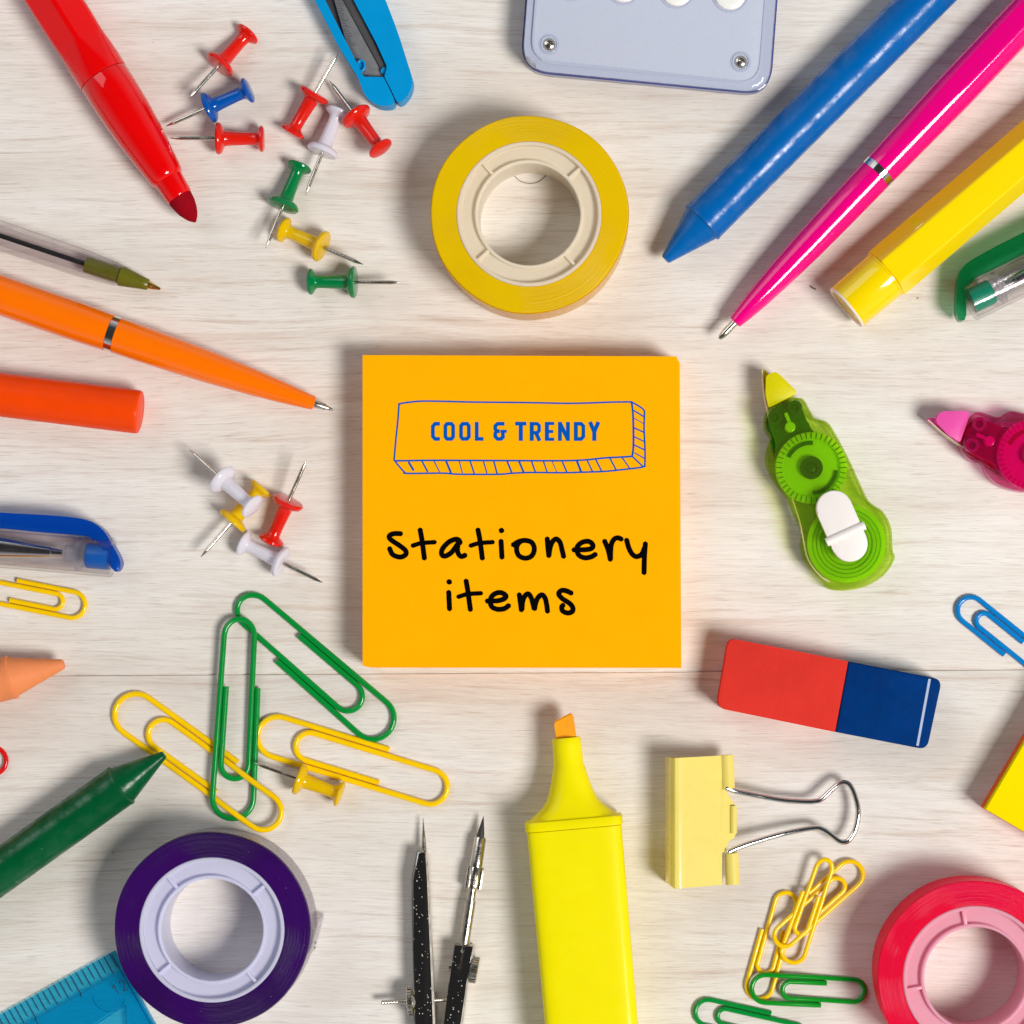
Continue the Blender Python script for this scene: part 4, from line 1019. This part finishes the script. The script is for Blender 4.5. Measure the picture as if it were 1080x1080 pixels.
# ------------------------------------------------------------------ compass
def compass():
    root = thing('drawing_compass', 'black flecked drawing compass with steel needle, lead holder and knurled screws', 'compass', W(465, 1060))
    def q(x, y, z): return W(380 + x / 4.5, 840 + y / 4.5, z)
    q2 = lambda x, y, z: q(x, y, z).xy
    zt = 24
    bm = B(); prism(bm, [q2(*p, zt) for p in ((270,262),(311,262),(318,420),(334,800),(345,1080),(395,1560),(300,1560),(262,1080),(252,700),(245,400))], 5, zt, 2.2, 3); l = link('needle_leg', bm, M['flake'], root)
    bm = B(); prism(bm, [q2(*p, 20) for p in ((311,262),(320,300),(328,420),(335,600),(345,800),(356,1080),(404,1560),(395,1560),(345,1080),(334,800),(318,420))], 5, 22, .3, 1)
    prism(bm, [q2(*p, 20) for p in ((268,262),(241,400),(248,700),(258,1080),(296,1560),(300,1560),(262,1080),(252,700),(245,400),(270,262))], 5, 21); sub('leg_edge', bm, M['satin'], l, root)
    bm = B(); A = q(303, 275, 12); Bq = q(298, 100, 9); dv = (Bq - A); n = dv.length; lathe(bm, A, dv, [(0, 0), (0, 2.9), (8, 2.8), (20, 1.9), (n - 1, .35), (n, 0)], 18); link('needle', bm, M['steel'], root)
    # lead holder leg
    A = q(492, 705, 13); E = q(585, 92, 11); dv = E - A; n = dv.length
    def tt(y): return n * (705 - y) / 613.0
    bm = B(); lathe(bm, A, dv, [(-8, 0), (-8, 5.8), (tt(495), 5.7), (tt(492), 4.5), (tt(435), 4.3), (tt(435), 0)], 28); link('holder_rod', bm, M['steel'], root)
    bm = B(); lathe(bm, A, dv, [(tt(436), 0), (tt(436), 8.4), (tt(430), 8.8), (tt(340), 8.8), (tt(334), 8.2), (tt(334), 0)], 72, lambda th, t, r: r * (1 if int(th / (2 * PI) * 72 + .5) % 6 < 3 else .88)); link('knurled_sleeve', bm, M['steel'], root)
    bm = B(); lathe(bm, A, dv, [(tt(333), 0), (tt(333), 7), (tt(200), 6.3), (tt(193), 5.6), (tt(193), 0)], 32); link('holder_tip', bm, M['steel'], root)
    bm = B(); lathe(bm, A, dv, [(tt(194), 0), (tt(194), 4), (tt(172), 3.6), (n - 2, .6), (n, 0)], 20); link('pencil_lead', bm, M['graphite'], root)
    bm = B()
    prism(bm, [q2(*p, zt) for p in ((446,704),(484,706),(470,800),(462,862),(470,862),(482,800),(494,708),(536,711),(520,800),(505,880),(503,902),(497,905),(476,1080),(430,1560),(330,1560),(396,1080),(418,900),(424,870))], 4, zt, 1.6, 3)
    l2 = link('holder_leg', bm, M['flake'], root)
    bm = B(); prism(bm, [q2(*p, 20) for p in ((536,711),(543,715),(527,802),(513,885),(507,905),(486,1080),(440,1560),(430,1560),(476,1080),(497,905),(503,902),(505,880),(520,800))], 4, 21); sub('leg_edge', bm, M['satin'], l2, root)
    def knurl(p0, p1, r, z, nm):
        A = q(p0[0], p0[1], z); E = q(p1[0], p1[1], z); dv = E - A; L_ = dv.length
        bm = B(); lathe(bm, A, dv, [(0, 0), (0, r - 1), (.8, r), (L_ - .8, r), (L_, r - 1), (L_, 0)], 96, lambda th, t, r_: r_ * (1 if int(th / (2 * PI) * 96 + .5) % 4 < 2 else .93)); return link(nm, bm, M['steel'], root)
    knurl((524, 820), (558, 826), 14, 15, 'clamp_screw'); knurl((224, 972), (250, 970), 16, 17, 'adjusting_nut')
    bm = B(); A = q(250, 970, 15); lathe(bm, A, q(268, 968, 15) - A, [(0, 0), (0, 11), (2, 10), (4.4, 8), (4.4, 0)], 40); A = q(419, 808, 13); lathe(bm, A, q(432, 810, 13) - A, [(0, 0), (0, 3), (.6, 4), (3, 4), (3, 0)], 24); link('washer', bm, M['steel'], root)
    bm = B(); A = q(100, 978, 14); E = q(440, 962, 14); dv = E - A; pr = [(0, 0)]
    for i in range(52): pr += [(dv.length * i / 52, 2.7 if i % 2 else 2.1)]
    lathe(bm, A, dv, pr + [(dv.length, 0)], 18); link('threaded_rod', bm, M['steel'], root)
    bm = B(); c = q(360, 1620, 12); disc(bm, c.x, c.y, 2, 30, 26, 40, 2); disc(bm, c.x, c.y, 30, 34, 12, 32, 1); link('hinge_head', bm, M['steel'], root)
compass()

# ------------------------------------------------------------------ ruler
def ruler():
    z1 = 9
    root = thing('ruler', 'transparent turquoise inch ruler partly under the purple tape roll', 'ruler', W(60, 1060))
    def q(x, y, z=z1): return W2(x / 6, 985 + y / 6, z)
    cr = q(720, 108); e = (q(0, 510) - cr).normalized(); dn = Vector((-e.y, e.x))
    if dn.y > 0: dn = -dn
    def P(u, v): return cr + e * u + dn * v
    wd = 150
    bm = B(); prism(bm, [P(0, 0), P(1290, 0), P(1290, wd), P(0, wd)], .4, 4, .3, 1); link('ruler_plate', bm, M['ruler'], root)
    # upper layer: bevelled scale edge and thicker middle, with a thin triangular recess near the end
    bm = B()
    lo = [P(0, 21), P(1290, 21), P(1290, wd), P(0, wd)]; hi = [P(.6, 24), P(1289, 24), P(1289, wd - 1), P(.6, wd - 1)]
    bm2 = bm
    tri = [P(17, 56), P(116, 62), P(60, 140)]
    # ring face with triangular hole: bridge outer and hole by three quads/tris at each level
    vo0 = [bm.verts.new((p.x, p.y, 4.05)) for p in lo]; vo1 = [bm.verts.new((p.x, p.y, z1)) for p in hi]
    vh0 = [bm.verts.new((p.x, p.y, 4.05)) for p in tri]; vh1 = [bm.verts.new((p.x, p.y, z1)) for p in tri]
    for i in range(4): bm.faces.new((vo0[i], vo0[(i + 1) % 4], vo1[(i + 1) % 4], vo1[i]))
    for i in range(3): bm.faces.new((vh0[i], vh0[(i + 1) % 3], vh1[(i + 1) % 3], vh1[i]))
    for o_, h_ in ((vo0, vh0), (vo1, vh1)):
        bm.faces.new((o_[0], o_[1], h_[1], h_[0])); bm.faces.new((o_[1], o_[2], h_[2], h_[1])); bm.faces.new((o_[2], o_[3], h_[2])); bm.faces.new((o_[3], o_[0], h_[0], h_[2]))
    link('raised_middle', bm, M['ruler'], root, ang=15)
    bm = B(); k = 6.72
    for i in range(1, 192):
        ln = 16.5 if i % 2 else 20.5
        if i % 8 == 0: ln = 26.5
        if i % 16 == 0: ln = 29
        u = i * k - .4
        def at(v, zz): p = P(u + v * .02, v); return p
        zs = 9.35
        a0, a1 = P(u, .8), P(u, ln)
        # ticks follow the slope of the scale edge
        w = .42; rings = []
        for vv in (.8, min(ln, 20.9), min(ln, 24), ln):
            p = P(u, vv); zz = 4.0 if vv <= 20.9 else (4.05 + (z1 - 4.05) * min(1, (vv - 21) / 3))
            rings.append([Vector((p.x, p.y, zz - .3)) - Vector((e.x, e.y, 0)) * w, Vector((p.x, p.y, zz - .3)) + Vector((e.x, e.y, 0)) * w, Vector((p.x, p.y, zz + .35)) + Vector((e.x, e.y, 0)) * w, Vector((p.x, p.y, zz + .35)) - Vector((e.x, e.y, 0)) * w])
        if ln <= 21: rings = [rings[0], rings[1]]
        loft(bm, rings)
    o = link('scale_ticks', bm, M['ruler_ink'], root)
    bm = B()
    dig = {'0': [[(0,0),(4,0),(5,2),(5,9),(4,11),(1,11),(0,9),(0,2),(1,0)]], '1': [[(0,3),(3,0),(3,11)]], '2': [[(0,2),(1,0),(4,0),(5,2),(5,4),(0,11),(5.4,11)]], '3': [[(0,1),(2,0),(5,1),(5,4),(2,5),(5,6.5),(5,10),(2,11),(0,10)]],
           '4': [[(4,11),(4,0),(0,8),(5.5,8)]], '5': [[(5,0),(1,0),(.6,5),(4,4.6),(5.4,7.4),(4,11),(0,10.4)]], '6': [[(4.6,0),(1,4),(0,8),(2,11),(5,9.4),(4.6,6),(1,6)]], '7': [[(0,0),(5.4,0),(2,11)]], '8': [[(2.6,5),(0,2.6),(2.6,0),(5,2.6),(2.6,5),(0,8),(2.6,11),(5.2,8),(2.6,5)]], '9': [[(5,4),(2.4,5.4),(0,3),(2.4,0),(5,2.6),(4.6,7),(3,11)]]}
    zc = z1 + .3
    for n_ in range(1, 13):
        s_ = str(13 - n_); u0 = (n_ - 1) * 16 * k
        base = 14 if n_ == 1 else u0 + 4.5
        if n_ == 1: base = 6.5
        for ci, ch in enumerate(reversed(s_)):
            for st in dig[ch]:
                # reading direction runs against e
                pts = [P(base + ci * 9 + (5 - x_), 31 + y_) for x_, y_ in st]
                zc += .004; ribbon(bm, pts, .85, z1 - .1, zc)
    link('scale_numbers', bm, M['ruler_ink'], root)
    bm = B()
    ribbon(bm, [P(3.6, 2), P(3.6, wd - 3)], 1.0, z1 - .2, z1 + .12)
    cc = P(27, 38); 
    Q = [Vector((cc.x + 17 * math.cos(t), cc.y + 17 * math.sin(t))) for t in [PI * (1.0 + .95 * i / 24) for i in range(25)]]
    ribbon(bm, Q, .5, z1 - .2, z1 + .14)
    for a_, b_ in ((tri[0], tri[1]), (tri[0], tri[2]), (tri[1], tri[2])): ribbon(bm, [a_, b_], .5, z1 - .2, z1 + .1)
    link('engraved_lines', bm, M['ruler_line'], root)
ruler()

bm = B(); tube(bm, smooth([W(x, y, 1) for x, y in ((543, 186), (549, 191), (558, 193.5), (567, 192), (574, 187), (577.5, 182))], 6), .32, 6)
tag(link('stray_hair', bm, M['hair'], None, W(560, 190)), 'tiny curved stray hair inside the ring of the yellow tape', 'hair')
bm = B(); tube(bm, [W(855, 302, 1), W(857, 303.6, 1.4), W(860, 305, 1)], .7, 6)
tag(link('dark_crumb', bm, M['hair'], None, W(857, 303)), 'tiny dark crumb on the wood between the magenta and the yellow pen', 'crumb')
for o in _roots:
    if '_o' in o: del o['_o']

# ------------------------------------------------------------------ camera, light, render settings
cam = bpy.data.cameras.new('camera'); co = bpy.data.objects.new('camera', cam); C.objects.link(co)
scene.camera = co
co.location = (((NX - 540)) * S, (540 - NY) * S, H * S); co.rotation_euler = (0, 0, 0)
cam.sensor_width = 36; cam.sensor_fit = 'HORIZONTAL'
cam.lens = 36 * H / 1080.0
cam.shift_x = -(NX - 540) / 1080.0; cam.shift_y = (NY - 540) / 1080.0
cam.clip_start = .01; cam.clip_end = 50
def area(name, loc, size, power, col, target=(0, 0, 0)):
    l = bpy.data.lights.new(name, 'AREA'); l.shape = 'SQUARE'; l.size = size; l.energy = power; l.color = col
    o = bpy.data.objects.new(name, l); C.objects.link(o); o.location = loc
    o.rotation_euler = (Vector(target) - Vector(loc)).to_track_quat('-Z', 'Y').to_euler(); return o
el = math.radians(52); D = 2.2
kd = Vector((.86 * math.cos(el), -.50 * math.cos(el), math.sin(el)))
area('key_lamp', kd * D, .68, 49, (1, .978, .95))
area('fill_lamp', (-.62, .55, .75), .6, 2.5, (.9, .95, 1))
w = bpy.data.worlds.new('World'); scene.world = w; w.use_nodes = True
wn = w.node_tree; bg = wn.nodes['Background']
tc = wn.nodes.new('ShaderNodeTexCoord'); sp = wn.nodes.new('ShaderNodeSeparateXYZ'); wn.links.new(tc.outputs['Generated'], sp.inputs[0])
rp = wn.nodes.new('ShaderNodeValToRGB'); wn.links.new(sp.outputs[2], rp.inputs[0])
el_ = rp.color_ramp.elements; el_[0].position = .25; el_[0].color = (.52, .54, .58, 1); el_[1].position = .8; el_[1].color = (.035, .035, .038, 1)
wn.links.new(rp.outputs[0], bg.inputs['Color']); bg.inputs['Strength'].default_value = 1.0
scene.view_settings.view_transform = 'Standard'; scene.view_settings.look = 'None'
scene.view_settings.gamma = 1; scene.view_settings.exposure = 0; scene.view_settings.use_curve_mapping = False
scene.render.engine = 'CYCLES'
scene.cycles.transparent_max_bounces = 40; scene.cycles.max_bounces = 12; scene.cycles.diffuse_bounces = 5
scene.cycles.sample_clamp_indirect = 6
